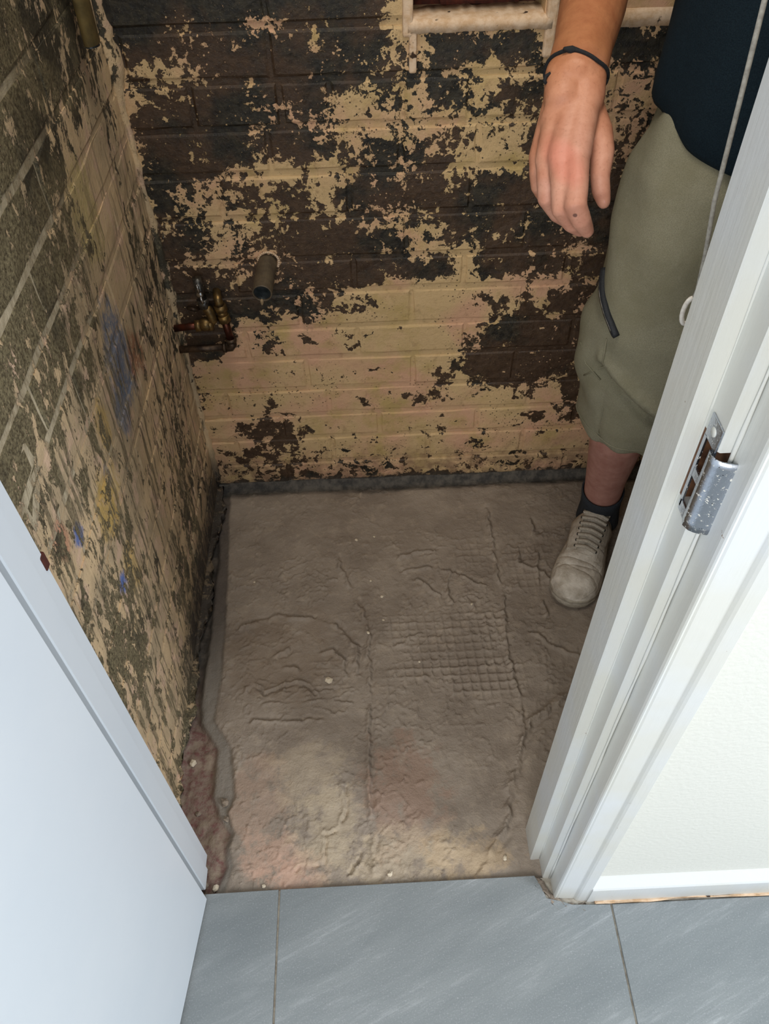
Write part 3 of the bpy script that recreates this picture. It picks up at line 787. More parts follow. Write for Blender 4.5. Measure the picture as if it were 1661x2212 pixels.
# print of the lifted tiles' backing grid
def gridprint(x0, x1, y0, y1, sp, hgt):
    global H
    mk = np.clip((GX - x0) / .02, 0, 1) * np.clip((x1 - GX) / .02, 0, 1) * np.clip((GY - y0) / .02, 0, 1) * np.clip((y1 - GY) / .02, 0, 1)
    mk = mk * np.clip((vnoise(12, 21, 3) - .36) * 8, 0, 1)
    fx = np.abs(((GX + .05 * (GY - .8)) / sp) % 1 - .5) * sp; fy = np.abs((GY / sp) % 1 - .5) * sp
    H = H + mk * hgt * np.maximum(np.exp(-(fx / .0020) ** 2), np.exp(-(fy / .0020) ** 2))
gridprint(-.01, .275, .74, .95, .0182, .0024); gridprint(.02, .30, .72, .84, .0182, .0012)
gridprint(-.15, -.06, .75, .86, .018, .0016); gridprint(.28, .42, .98, 1.12, .018, .0016); gridprint(.16, .25, 1.05, 1.2, .018, .0014)
# sunk strips where the old skirting stood, broken slab edge near the door
ex = np.array([.40, .412, .451, .482, .505, .541, .569, .662, .72, .817, .949, 1.124, 1.345]); 
sl = np.array([-.274, -.274, -.265, -.275, -.269, -.281, -.271, -.286, -.325, -.319, -.324, -.334, -.349])
ch = np.array([-.290, -.290, -.276, -.276, -.276, -.299, -.311, -.313, -.352, -.356, -.353, -.357, -.377])
ch = np.minimum(ch, sl - .006)
slab = np.interp(GY, ex, sl) + wx * .25; chan = np.interp(GY, ex, ch) + wx * .45
base = -.010 + H * 1.25
lvl2 = -.0145 + (vnoise(80, 31, 2) - .5) * .001
deep = -.026 + (vnoise(40, 32, 4) - .5) * .010 + .004 * np.clip((.75 - GY) / .1, 0, 1)
s1 = 1 / (1 + np.exp(-(GX - slab) / .0012)); s2 = 1 / (1 + np.exp(-(GX - chan) / .0018))
Z = s1 * base + (1 - s1) * (s2 * lvl2 + (1 - s2) * deep)
wallside = np.clip((-.365 - GX) / .02, 0, 1); Z += wallside * .008
groove = np.exp(-((GY - 1.318 - wx * .3) / .012) ** 2); Z -= groove * .006
Z += .012 * np.clip((GY - 1.326) / .01, 0, 1)
# settles down to meet the hall tiles, dirt heaped at the frame foot
Z += .006 * np.exp(-(((GX - .262) / .02) ** 2 + ((GY - .44) / .04) ** 2))
ny, nx = GX.shape
V = np.stack([GX.ravel(), GY.ravel(), Z.ravel()], 1)
idx = np.arange(nx * ny).reshape(ny, nx)
Fq = np.stack([idx[:-1, :-1].ravel(), idx[:-1, 1:].ravel(), idx[1:, 1:].ravel(), idx[1:, :-1].ravel()], 1)
me = bpy.data.meshes.new('floor')
me.vertices.add(len(V)); me.vertices.foreach_set('co', V.astype(np.float32).ravel())
me.loops.add(Fq.size); me.loops.foreach_set('vertex_index', Fq.astype(np.int32).ravel())
me.polygons.add(len(Fq)); me.polygons.foreach_set('loop_start', np.arange(0, Fq.size, 4, dtype=np.int32))
try: me.polygons.foreach_set('loop_total', np.full(len(Fq), 4, dtype=np.int32))
except Exception: pass
me.update(calc_edges=True); me.validate()
ca = me.attributes.new('edge', 'FLOAT_VECTOR', 'POINT')
ca.data.foreach_set('vector', np.stack([(1 - s1).ravel(), ((1 - s1) * (1 - s2)).ravel(), 0 * s1.ravel()], 1).astype(np.float32).ravel())
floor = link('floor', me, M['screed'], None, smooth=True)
tag(floor, 'dusty grey-brown screed floor with tile adhesive ridges', 'floor', kind='structure')
def floor_z(x, y):
    j = int(np.clip(round((y - Y0) / dx), 0, ny - 1)); i = int(np.clip(round((x - X0) / dx), 0, nx - 1))
    return float(Z[j, i])

hall = empty('floor_hall', (.1, .1, -.02))
tag(hall, 'grey slate-look tiles in the hall before the door', 'floor', kind='structure')
box('tile_bed', -1.6, 2.6, -2.2, .405, -.12, -.0035, M['grout'], hall)
TW = .538; gap = .0032
def tile(poly): return prism('tile', poly, -.012, 0.0, M['tile'], hall, .0008)
g = gap / 2
tile([(-.183 + g, -.13 + g), (.355 - g, -.13 + g), (.355 - g, .3595), (.292, .3605), (.272, .368), (.252, .372), (.246, .392), (.2385, .4085), (-.183 + g, .4062)])
tile([(-.721 + g, -.13 + g), (-.183 - g, -.13 + g), (-.183 - g, .4062), (-.3045, .4045), (-.3045, .379), (-.721 + g, .379)])
tile([(.355 + g, -.13 + g), (.893 - g, -.13 + g), (.893 - g, .3605), (.355 + g, .3595)])
for k in range(3): tile([(.893 + TW * k + g, -.13 + g), (.893 + TW * (k + 1) - g, -.13 + g), (.893 + TW * (k + 1) - g, .3605), (.893 + TW * k + g, .3605)])
tile([(-1.259 + g, -.13 + g), (-.721 - g, -.13 + g), (-.721 - g, .379), (-1.259 + g, .379)])
for r_ in range(1, 3):
    for k in range(-2, 4):
        xa = -.183 + TW * k + .2 * r_; ya = -.13 - TW * r_
        tile([(xa + g, ya + g), (xa + TW - g, ya + g), (xa + TW - g, ya + TW - g), (xa + g, ya + TW - g)])
lumpy_strip('dirt_line', lambda t: ((.240 + .07 * t, .402 - .045 * min(1, t * 2), -.002), .006 + .003 * math.sin(20 * t)), 16, M['screed'], hall, 7)

# ================================================================== THINGS
# --- waste pipe stub
def ring_tube(a, b, r0, r1, seg=28):
    """open pipe with a bore"""
    V, F = [], []
    A, B = Vector(a), Vector(b); t = (B - A).normalized(); n = Vector((1, 0, 0)); n = (n - t * n.dot(t)).normalized(); bb = t.cross(n)
    for p, r in ((A, r0), (B, r0), (B + t * .0006, r0 - .0008), (B + t * .0006, r1 + .0008), (B, r1), (A, r1)):
        for k in range(seg):
            an = 2 * math.pi * k / seg; V.append(p + (n * math.cos(an) + bb * math.sin(an)) * r)
    for i in range(5):
        for k in range(seg):
            k2 = (k + 1) % seg; F.append((i * seg + k, i * seg + k2, (i + 1) * seg + k2, (i + 1) * seg + k))
    return V, F
wp = empty('waste_pipe', (-.181, YB, .585))
tag(wp, 'short grey waste pipe stub sticking out of the painted brick wall', 'pipe')
V, F = ring_tube((-.178, YB + .03, .592), (-.186, 1.252, .579), .0180, .0155)
mesh_obj('pipe', V, F, M['pvc'], wp, smooth=False)
V, F = ring_tube((-.1785, YB + .03, .592), (-.1858, 1.2555, .5793), .0154, .0146)
ob = mesh_obj('bore', V, F, M['pvc_in'], wp, smooth=True)
V, F = tube_data([(-.181, 1.305, .5875), (-.181, 1.304, .5875)], .0150, 20); mesh_obj('plug', V, F, M['pvc_in'], wp)
ro = MB()
for k in range(18):
    an = -.6 + 3.4 * k / 17; ro.tube([(-.1775 + .0195 * math.cos(an), YB - .001, .5925 + .0195 * math.sin(an)), (-.1775 + .0195 * math.cos(an + .22), YB - .001, .5925 + .0195 * math.sin(an + .22))], .0022, 6)
o = ro.obj('mortar_ring', M['ledge'], wp)
tube('sealant_drip', [(-.189, 1.255, .562), (-.1895, 1.256, .557), (-.190, 1.257, .552)], [.0035, .003, .0012], M['lime'], wp, 8, dome=True)

# --- copper pipework with its stop valves
cp = empty('copper_pipework', (-.32, 1.30, .42))
tag(cp, 'tarnished copper pipes and valves at the foot of the brick corner', 'pipes')
yq = 1.312
tube('pipe', [(-.385, yq, .419), (-.278, yq, .4205)], .0075, M['tarnish'], cp, 14)
el = MB().tube([(-.284, yq, .4205), (-.274, yq, .4215), (-.2705, yq, .427), (-.2705, yq, .437)], [.0098, .0102, .0102, .0098], 14).tube([(-.2705, yq, .434), (-.2705, yq, .441)], .0112, 14).tube([(-.289, yq, .4203), (-.283, yq, .4205)], .0112, 14)
el.obj('elbow', M['tarnish'], cp)
up_ = tube('riser', [(-.2705, yq, .436), (-.2755, yq, .486)], .0076, M['copper'], cp, 14); up_['label'] = 'brighter copper riser'
nut = MB().tube([(-.2752, yq, .482), (-.2768, yq, .497)], .0125, 6, True).tube([(-.2768, yq, .496), (-.278, yq, .507)], [.0105, .0098], 14).tube([(-.278, yq, .506), (-.279, yq, .518)], .013, 6)
nut.obj('compression_nut', M['brass'], cp)
tube('tail', [(-.279, yq, .515), (-.281, yq + .004, .528), (-.286, YB + .01, .534)], [.009, .0085, .008], M['brass'], cp, 12)
tube('branch', [(-.39, yq, .468), (-.345, yq - .002, .4745), (-.325, yq - .004, .477)], .0072, M['copper'], cp, 14)
vb = MB().tube([(-.332, yq - .004, .4765), (-.322, yq - .004, .4775)], .0125, 6).tube([(-.322, yq - .004, .4775), (-.306, yq - .004, .4785)], [.011, .0125], 14).tube([(-.308, yq - .004, .4785), (-.298, yq - .004, .479)], .0135, 6)
vb.ell((-.312, yq - .004, .480), (.014, .014, .014))
vb.obj('valve_body', M['brass'], cp)
tube('valve_outlet', [(-.306, yq - .004, .480), (-.296, yq - .004, .489), (-.300, yq - .004, .507), (-.307, yq - .003, .522)], [.009, .0095, .0095, .009], M['brass'], cp, 12)
st_ = MB().tube([(-.307, yq - .003, .518), (-.3085, yq - .003, .536)], .0115, 6).tube([(-.3085, yq - .003, .535), (-.3110, yq - .002, .580)], [.0090, .0085], 14)
st_.obj('isolating_valve', M['steel'], cp)
lv = MB().ell((-.3095, yq - .0125, .551), (.0062, .003, .0062)).tube([(-.3095, yq - .0135, .555), (-.311, yq - .0125, .573)], [.0026, .0018], 8).tube([(-.3085, yq - .0135, .546), (-.3065, yq - .013, .532)], [.0024, .0030], 8)
l_ = lv.obj('valve_lever', M['chrome'], cp); l_['label'] = 'bright chrome quarter-turn screw'
tube('old_clip', [(-.345, YB - .001, .500), (-.338, YB - .012, .505), (-.330, YB - .012, .502), (-.326, YB, .498)], .004, M['tarnish'], cp, 8)
nl = tube('nail', [(-.362, YB + .01, .655), (-.352, YB - .030, .664)], .0016, M['steel']); tag(nl, 'thin bent nail in the left brick corner above the pipes', 'nail')

# --- cut-off painted pipe up in the left corner
bt = empty('cut_conduit', (-.345, 1.19, 1.01))
tag(bt, 'yellowed flat conduit ending on the left wall near the top', 'conduit')
V, F = tube_data([(-.352, 1.190, 1.013), (-.354, 1.203, 1.30)], .0185, 16); mesh_obj('conduit', [(v[0] * .55 - .158, v[1], v[2]) for v in V], F, M['batten'], bt, smooth=True)
V, F = tube_data([(-.352, 1.1895, 1.0095), (-.352, 1.190, 1.0135)], .0165, 16); mesh_obj('open_end', [(v[0] * .55 - .158, v[1], v[2]) for v in V], F, M['pvc_in'], bt)

# --- pull cord beside the frame
pc = empty('pull_cord', (.256, .527, 1.0))
tag(pc, 'thin grey pull cord with white loop hanging beside the door frame', 'cord')
tube('cord', [(.228, .523, 1.6), (.2412, .523, 1.232), (.2445, .523, 1.176), (.2485, .524, 1.108), (.2545, .525, 1.065), (.2575, .526, 1.034), (.2572, .527, 1.026)], .0018, M['cordgrey'], pc, 8)
tube('cord_upper', [(.220, .523, ZC), (.228, .523, 1.6)], .0018, M['cordgrey'], pc, 8)
tube('loop', [(.2565 + .0048 * math.sin(t), .527, 1.0145 + .0120 * math.cos(t)) for t in [2 * math.pi * k / 20 for k in range(21)]], .0020, M['whitecord'], pc, 8)

# --- crumbs on the floor
def crumb(name, x, y, s, mat, lab, cat, group=None, flat=.5, seed=0):
    r = random.Random(seed); bm = bmesh.new(); bmesh.ops.create_icosphere(bm, subdivisions=1, radius=s)
    for v in bm.verts:
        v.co = Vector((v.co.x * r.uniform(.75, 1.3), v.co.y * r.uniform(.6, 1.2), v.co.z * flat * r.uniform(.8, 1.2)))
    bmesh.ops.rotate(bm, verts=bm.verts, cent=(0, 0, 0), matrix=Matrix.Rotation(r.uniform(0, 6), 3, 'Z'))
    o = bm_obj(name, bm, mat); o.location = (x, y, floor_z(x, y) + s * flat * .75)
    return tag(o, lab, cat, group)
G = 'tiny plaster crumbs on the screed'
for k, (x, y, lb) in enumerate([(-.044, 1.151, 'left one of two pale plaster crumbs lying nearest the back wall'), (-.003, 1.16, 'right one of two pale plaster crumbs lying nearest the back wall'),
        (-.015, 1.033, 'pale crumb in the middle of the screed, first in front of the back pair'), (.008, .99, 'pale crumb just behind the tile grid print, second in front of the back pair'),
        (.009, .929, 'pale crumb on the back left corner of the tile grid print'), (.197, .959, 'pale crumb on the right back part of the grid print, nearest the sneaker'),
        (-.024, .896, 'pale crumb at the left side of the tile grid print'), (-.269, 1.045, 'pale crumb closest to the scraped left wall'),
        (.077, .826, 'pale crumb lying in the middle of the tile grid print'), (-.21, .415, 'pale crumb on pink screed against the grey hall tile edge')]):
    crumb('plaster_crumb', x, y, .0030 if k % 3 else .0040, M['chip'], lb, 'crumb', G, .5, k)
crumb('plaster_flake', -.105, .795, .0085, M['chip'], 'largest white plaster flake, on the cracked swirl of screed', 'flake', None, .35, 31)
crumb('stone_chip', .001, .424, .0058, M['chip'], 'white stone chip on the floor close to the hall tiles', 'chip', None, .7, 32)
crumb('stone_chip', .195, .441, .0052, M['chip'], 'yellowish stone chip near the foot of the moulded frame', 'chip', None, .7, 33)
crumb('stone_chip', -.356, .639, .0072, M['chip'], 'pale square chip on the red rubble beside the left frame', 'chip', None, .6, 34)
crumb('stone_chip', -.313, .424, .0080, M['stone'], 'grey chip wedged at the foot of the left door frame', 'chip', None, .7, 35)
crumb('stone_chip', -.292, .418, .0066, M['chip'], 'pale chip at the corner between tile and red rubble', 'chip', None, .7, 36)
crumb('stone_chip', -.336, .545, .0060, M['stone'], 'small grey chip halfway along the red rubble strip', 'chip', None, .6, 37)
crumb('stone_chip', -.288, .560, .0085, M['stone'], 'broken grey lump at the jagged slab edge', 'chip', None, .7, 38)
crumb('stone_chip', -.283, .530, .0060, M['stone'], 'smaller grey lump below the jagged slab edge', 'chip', None, .7, 39)
# ================================================================== THE MAN
man = empty('person', (.53, 1.10, 0))
tag(man, 'person in dark teal t-shirt and olive shorts standing by the door frame', 'person')
def DEP(px, py, d):
    """reference point -> metres (from the camera position, depth d)"""
    q = Vector(((px - 830.5) / 1711.1 * d, (py - 1106.0) / 1711.1 * d, d))
    return CAM + Vector(R_[0]) * q.x + Vector(R_[1]) * q.y + Vector(R_[2]) * q.z

B = MB()
def limb(pts, radii, seg=24): B.tube(pts, radii, seg, True, True)
# legs
limb([(.505, 1.115, .93), (.478, 1.075, .70), (.462, 1.055, .50), (.463, 1.075, .36), (.480, 1.118, .20), (.494, 1.142, .075)], [.085, .074, .054, .052, .041, .037])
limb([(.675, 1.13, .93), (.69, 1.11, .70), (.70, 1.09, .50), (.705, 1.11, .36), (.715, 1.145, .20), (.72, 1.165, .075)], [.085, .074, .054, .052, .041, .037])
# calf muscles
B.ell((.468, 1.098, .355), (.048, .052, .10)); B.ell((.708, 1.13, .355), (.048, .052, .10))
# torso, neck, head
limb([(.59, 1.12, .93), (.595, 1.12, 1.10), (.60, 1.125, 1.28), (.60, 1.125, 1.36)], [.125, .118, .130, .115])
B.ell((.55, 1.12, 1.20), (.12, .10, .22)); B.ell((.645, 1.125, 1.20), (.12, .10, .22))
limb([(.60, 1.13, 1.36), (.598, 1.11, 1.50)], [.062, .056])
B.ell((.595, 1.09, 1.615), (.074, .094, .112)); B.ell((.595, 1.055, 1.565), (.055, .060, .062))
B.ell((.592, .995, 1.598), (.012, .018, .016)); limb([(.593, 1.005, 1.635), (.592, .993, 1.60)], [.008, .011], 10)
B.ell((.592, 1.003, 1.560), (.024, .010, .006)); B.ell((.520, 1.10, 1.605), (.008, .020, .030)); B.ell((.670, 1.10, 1.605), (.008, .020, .030))
# shoulders and the left arm (behind the frame)
limb([(.47, 1.125, 1.385), (.60, 1.13, 1.40), (.73, 1.135, 1.385)], [.066, .075, .066])
limb([(.755, 1.14, 1.37), (.79, 1.16, 1.10), (.80, 1.10, .86)], [.055, .043, .030])
limb([(.80, 1.09, .85), (.80, 1.07, .77)], [.034, .026]); 
for k in range(4): limb([(.785 + .008 * k, 1.045 + .018 * k, .78), (.783 + .008 * k, 1.04 + .018 * k, .735), (.781 + .008 * k, 1.047 + .018 * k, .70)], [.0095, .009, .0075], 12)
limb([(.785, 1.05, .83), (.772, 1.02, .785), (.770, 1.018, .755)], [.012, .011, .009], 12)
# right arm: upper arm, forearm coming forward, hand hanging relaxed
wr = DEP(1243, 168, .862); fa = DEP(1284, 0, .985)
dirf = (fa - wr).normalized(); elb = wr + dirf * .262
limb([(.445, 1.135, 1.375), tuple(Vector((.445, 1.135, 1.375)).lerp(elb, .5) + Vector((-.01, .01, 0))), tuple(elb)], [.056, .047, .041])
limb([tuple(elb), tuple(wr.lerp(elb, .72)), tuple(wr.lerp(elb, .45)), tuple(wr.lerp(elb, .2)), tuple(wr)], [.041, .0405, .0365, .0315, .0290])
# the wrist is wider than deep
side = (DEP(1300, 168, .862) - DEP(1180, 168, .862)).normalized()
for s in (-1, 1): limb([tuple(wr.lerp(elb, .25) + side * s * .006), tuple(wr + side * s * .0105), tuple(wr + (DEP(1240, 215, .855) - wr) + side * s * .012)], [.028, .0230, .0210])
W0 = DEP(1240, 190, .862)
fing = {
 'index': ([(1246, 338, .836), (1247, 395, .824), (1243, 445, .822), (1256, 476, .834), (1268, 499, .850)], [.0138, .0122, .0122, .0106, .0078]),
 'middle': ([(1211, 346, .842), (1213, 400, .834), (1214, 452, .838), (1236, 482, .858), (1254, 497, .874)], [.0134, .0118, .0118, .0104, .0078]),
 'ring': ([(1182, 348, .858), (1181, 390, .856), (1182, 428, .862), (1205, 462, .885), (1228, 480, .900)], [.0125, .0112, .0110, .0098, .0075]),
 'pinky': ([(1164, 342, .880), (1161, 372, .884), (1164, 402, .892), (1180, 430, .910), (1198, 446, .922)], [.0108, .0096, .0095, .0086, .0068])}
off = {'index': .012, 'middle': .003, 'ring': -.006, 'pinky': -.013}
for k, (pts, rad) in fing.items():
    P3 = [DEP(*p) for p in pts]
    base = W0 + side * off[k]
    limb([tuple(base), tuple(base.lerp(P3[0], .5)), tuple(P3[0])], [.0200 if k != 'pinky' else .017, .0175 if k != 'pinky' else .0145, rad[0] + .0012], 16)
    limb([tuple(p) for p in P3], rad, 16)
# flesh of the back of the hand and the web to the thumb
B.ell(tuple(DEP(1222, 270, .866)), (.030, .017, .036)); B.ell(tuple(DEP(1262, 275, .872)), (.020, .016, .030))
T3 = [DEP(1262, 215, .874), DEP(1292, 288, .868), DEP(1301, 330, .864), DEP(1296, 385, .862), DEP(1299, 415, .866), DEP(1304, 436, .870)]
limb([tuple(p) for p in T3], [.0185, .0165, .0135, .0108, .0102, .0078], 16)
# feet inside the shoes
for ax, ay, tx, ty in ((.494, 1.142, .425, .99), (.72, 1.165, .70, 1.00)):
    limb([(ax + .006, ay + .015, .042), (ax * .5 + tx * .5, ay * .5 + ty * .5, .034), (tx * .85 + ax * .15, ty * .85 + ay * .15, .026)], [.030, .024, .017])
body = remeshed('body', B, M['skin'], man, .0025, 4, .5)

# thumb nail
tn = DEP(1308, 428, .8655)
nb = MB(); nb.ell((0, 0, 0), (.0058, .0022, .0080)); na = nb.obj('thumb_nail', M['nail'], man)
na.matrix_parent_inverse = Matrix.Translation(-man.location); na.location = tn; na.rotation_euler = (-.5, .15, .9)
# face and hair, above the frame
for s in (-1, 1):
    MB().ell((.592 + s * .031, 1.013, 1.622), (.012, .011, .010)).obj('eye', M['eyew'], man)
hb = MB().ell((.596, 1.102, 1.655), (.083, .098, .092)).ell((.596, 1.135, 1.60), (.078, .070, .085)); hb.obj('hair', M['hair'], man)

# bracelet
from mathutils.bvhtree import BVHTree
bvh = BVHTree.FromPolygons([v.co.copy() for v in body.data.vertices], [tuple(q.vertices) for q in body.data.polygons])
s_ = (side - dirf * side.dot(dirf)).normalized(); n_ = dirf.cross(s_)
br = []
for k in range(41):          # a loose loop round the wrist, each point dropped onto the skin
    t = 2 * math.pi * k / 40
    r_ = (s_ * math.cos(t) + n_ * math.sin(t)).normalized()
    o_ = wr + dirf * (.010 - .034 * max(0.0, r_.dot((CAM - wr).normalized())) + .003 * math.sin(2 * t))
    hit, nor, ix, ds = bvh.ray_cast(o_ + r_ * .09, -r_)
    br.append((hit if hit is not None else o_ + r_ * .033) + r_ * .0012)
front_k = min(range(41), key=lambda q: (br[q] - CAM).length)
bo = tube('bracelet', [tuple(p) for p in br], .0022, M['black'], man, 8); bo['label'] = 'black string bracelet'
kn_ = br[(front_k + 4) % 41] if (br[(front_k + 4) % 41] - DEP(1206, 155, .85)).length < (br[front_k - 4] - DEP(1206, 155, .85)).length else br[front_k - 4]; MB().tube([tuple(kn_ - s_ * .007 + n_ * 0), tuple(kn_), tuple(kn_ + s_ * .007)], [.0024, .0042, .0024], 10, True, True).obj('bracelet_knot', M['black'], man)
tube('bracelet_tail', [tuple(DEP(1190, 158, .850)), tuple(DEP(1180, 164, .852)), tuple(DEP(1176, 174, .852)), tuple(DEP(1180, 181, .853))], .0020, M['black'], man, 8)

# --- shorts
def leg_point(side_, th_, z):
    """surface of the shorts leg; th_ = 0 faces the camera side, positive towards the left of the view"""
    if side_ == 'r':
        zk = [.36, .40, .46, .52, .58, .64, .70, .78, .86, .95]
        cxk = [.482, .480, .474, .468, .464, .463, .465, .470, .478, .495]; cyk = [1.055, 1.052, 1.048, 1.045, 1.045, 1.05, 1.06, 1.075, 1.09, 1.105]
        rk = [.086, .092, .100, .101, .101, .103, .101, .102, .093, .066]
    else:
        zk = [.36, .40, .46, .52, .58, .64, .70, .78, .86, .95]
        cxk = [.712, .71, .705, .70, .698, .697, .695, .69, .685, .675]; cyk = [1.10, 1.10, 1.095, 1.09, 1.09, 1.095, 1.10, 1.11, 1.12, 1.125]
        rk = [.086, .092, .096, .096, .096, .096, .097, .100, .102, .105]
    cx_ = np.interp(z, zk, cxk); cy_ = np.interp(z, zk, cyk); r = np.interp(z, zk, rk)
    f = 0.0
    if side_ == 'r':
        # bellows pocket on the outer side
        f += .014 * math.exp(-((th_ - 1.35) / .55) ** 2) * (1 / (1 + math.exp((z - .655) / .006))) * (1 / (1 + math.exp(-(z - .50) / .012)))
        f += .010 * math.exp(-((th_ - 1.3) / .6) ** 2) * math.exp(-((z - .43) / .035) ** 2)
        # deep crease below the pocket, running down to the front
        zc = .575 - .085 * (1 - (th_ + .55) / 1.2) if -.75 < th_ < .75 else 99
        f -= .022 * math.exp(-((z - zc) / .012) ** 2); f += .013 * math.exp(-((z - zc - .022) / .014) ** 2)
        f -= .004 * math.exp(-((th_ - .62) / .05) ** 2) * (1 / (1 + math.exp((z - .64) / .01)))
        f += .004 * math.sin(7 * th_ + 55 * z) * math.exp(-((th_ - 1.1) / .5) ** 2) * math.exp(-((z - .55) / .08) ** 2)
    f += .0035 * math.sin(3.1 * th_ + 18 * z) + .0022 * math.sin(6 * th_ - 33 * z + 1)
    f += .003 * math.sin(9 * th_) * math.exp(-((z - .41) / .03) ** 2)
    a = math.atan2(-.92, -.39) - th_
    return Vector((cx_ + (r + f) * math.cos(a), cy_ + (r + f) * .98 * math.sin(a), z))
def leg_cloth(side_, mb):
    V, F = [], []; seg = 72
    zs_ = [.412 + (.95 - .412) * i / 70 for i in range(71)]
    prof = [(z, 1.0) for z in zs_[::-1]] + [(.412, .93), (.44, .90), (.50, .88)]
    ctr = {}
    for z, k in prof:
        pts = [leg_point(side_, -math.pi + 2 * math.pi * i / seg, z) for i in range(seg)]
        c = sum(pts, Vector()) / seg
        for i, p in enumerate(pts):
            q = c + (p - c) * k
            if z < .42: q.z += .006 * math.sin(4 * (2 * math.pi * i / seg) + 1) + .003 * math.sin(11 * (2 * math.pi * i / seg))
            V.append(q)
    n = len(prof)
    for i in range(n - 1):
        for k in range(seg):
            k2 = (k + 1) % seg; F.append((i * seg + k, i * seg + k2, (i + 1) * seg + k2, (i + 1) * seg + k))
    F.append(tuple(range(seg))); F.append(tuple(range((n - 1) * seg, n * seg))[::-1])
    mb.add(V, F)
sh = MB(); leg_cloth('r', sh); leg_cloth('l', sh)
# hips and seat
V, F = [], []; seg = 64
rings = [(.72, .585, 1.10, .16, .085), (.78, .585, 1.105, .195, .108), (.85, .590, 1.112, .192, .120), (.93, .595, 1.118, .176, .126), (1.00, .597, 1.12, .168, .122), (1.03, .597, 1.12, .164, .118)]
for (z, cx_, cy_, rx_, ry_) in rings:
    for k in range(seg):
        a = 2 * math.pi * k / seg; V.append((cx_ + rx_ * math.cos(a), cy_ + ry_ * math.sin(a), z + .002 * math.sin(5 * a)))
for i in range(len(rings) - 1):
    for k in range(seg):
        k2 = (k + 1) % seg; F.append((i * seg + k, i * seg + k2, (i + 1) * seg + k2, (i + 1) * seg + k))
F.append(tuple(range(seg))[::-1]); F.append(tuple(range((len(rings) - 1) * seg, len(rings) * seg)))
sh.add(V, F)
shorts = remeshed('shorts', sh, M['shorts'], man, .0045, 4, .5)
def on_leg(pts, lift=.002): return [tuple(leg_point('r', t, z) + (leg_point('r', t, z) - Vector((.468, 1.06, z))).normalized() * lift) for t, z in pts]
zz_ = [(float(np.interp(q, [0, .25, .5, .75, 1], [1.30, 1.05, .82, .62, .48])), float(np.interp(q, [0, .25, .5, .75, 1], [.712, .698, .684, .667, .652]))) for q in np.linspace(0, 1, 19)]
zt = MB().tube(on_leg(zz_, .0012), [.0062] * 18 + [.0055], 10, True, False)
zo = zt.obj('pocket_zip', M['zip'], shorts); zo.matrix_parent_inverse = Matrix()
zc_ = MB().tube(on_leg(zz_[2:-2], .0070), .0014, 6); zq = zc_.obj('zip_teeth', M['steel'], shorts); zq.matrix_parent_inverse = Matrix()
for pts in ([(.64, .640), (.62, .60), (.60, .56), (.58, .50), (.60, .44)], [(1.15, .60), (.95, .575), (.70, .555)], [(1.0, .545), (.85, .565), (.66, .585)]):
    so = tube('seam', on_leg(pts, .0006), .0014, M['shorts'], shorts, 6); so.matrix_parent_inverse = Matrix()
hz = [(-1.6 + 3.4 * i / 30, .432) for i in range(31)]
so = tube('hem_stitching', on_leg(hz, .0004), .0013, M['shorts'], shorts, 6); so.matrix_parent_inverse = Matrix()

# --- t-shirt, closed round the chest, front hem dipping
V, F = [], []; seg = 96
prof = [(0.0, .93, 0), (0.0, 1.0, 0), (.06, 1.0, 0), (.14, .985, 0), (.24, .975, 0), (.34, .99, 0), (.42, .96, 0), (.46, .82, 0), (.49, .55, 0), (.50, .34, 0)]
for (h, k, _) in prof:
    for i in range(seg):
        a = 2 * math.pi * i / seg
        cx_, cy_ = .597, 1.115 + .0 * h
        fold = .004 * math.sin(5 * a + 9 * h) + .003 * math.sin(9 * a - 20 * h)
        rx_, ry_ = (.190 + fold) * k, (.150 + fold) * k
        hem = .930 - .052 * max(0, -math.sin(a))
        V.append((cx_ + rx_ * math.cos(a), cy_ + ry_ * math.sin(a), hem + h * (1.46 - hem) / .5))
for i in range(len(prof) - 1):
    for k in range(seg):
        k2 = (k + 1) % seg; F.append((i * seg + k, i * seg + k2, (i + 1) * seg + k2, (i + 1) * seg + k))
bmv = mesh_obj('t_shirt', V, F, M['shirt'], man, smooth=True)
so_ = bmv.modifiers.new('s', 'SUBSURF'); so_.levels = 1; so_.render_levels = 1
for sx, tip in ((-1, (.405, 1.155, 1.24)), (1, (.785, 1.155, 1.24))):
    a0 = Vector((.597 + sx * .13, 1.13, 1.40)); 
    sl_ = MB().tube([tuple(a0), tuple(a0.lerp(Vector(tip), .5)), tip], [.078, .078, .074], 28, False); so2 = sl_.obj('sleeve', M['shirt'], bmv); so2.matrix_parent_inverse = Matrix()

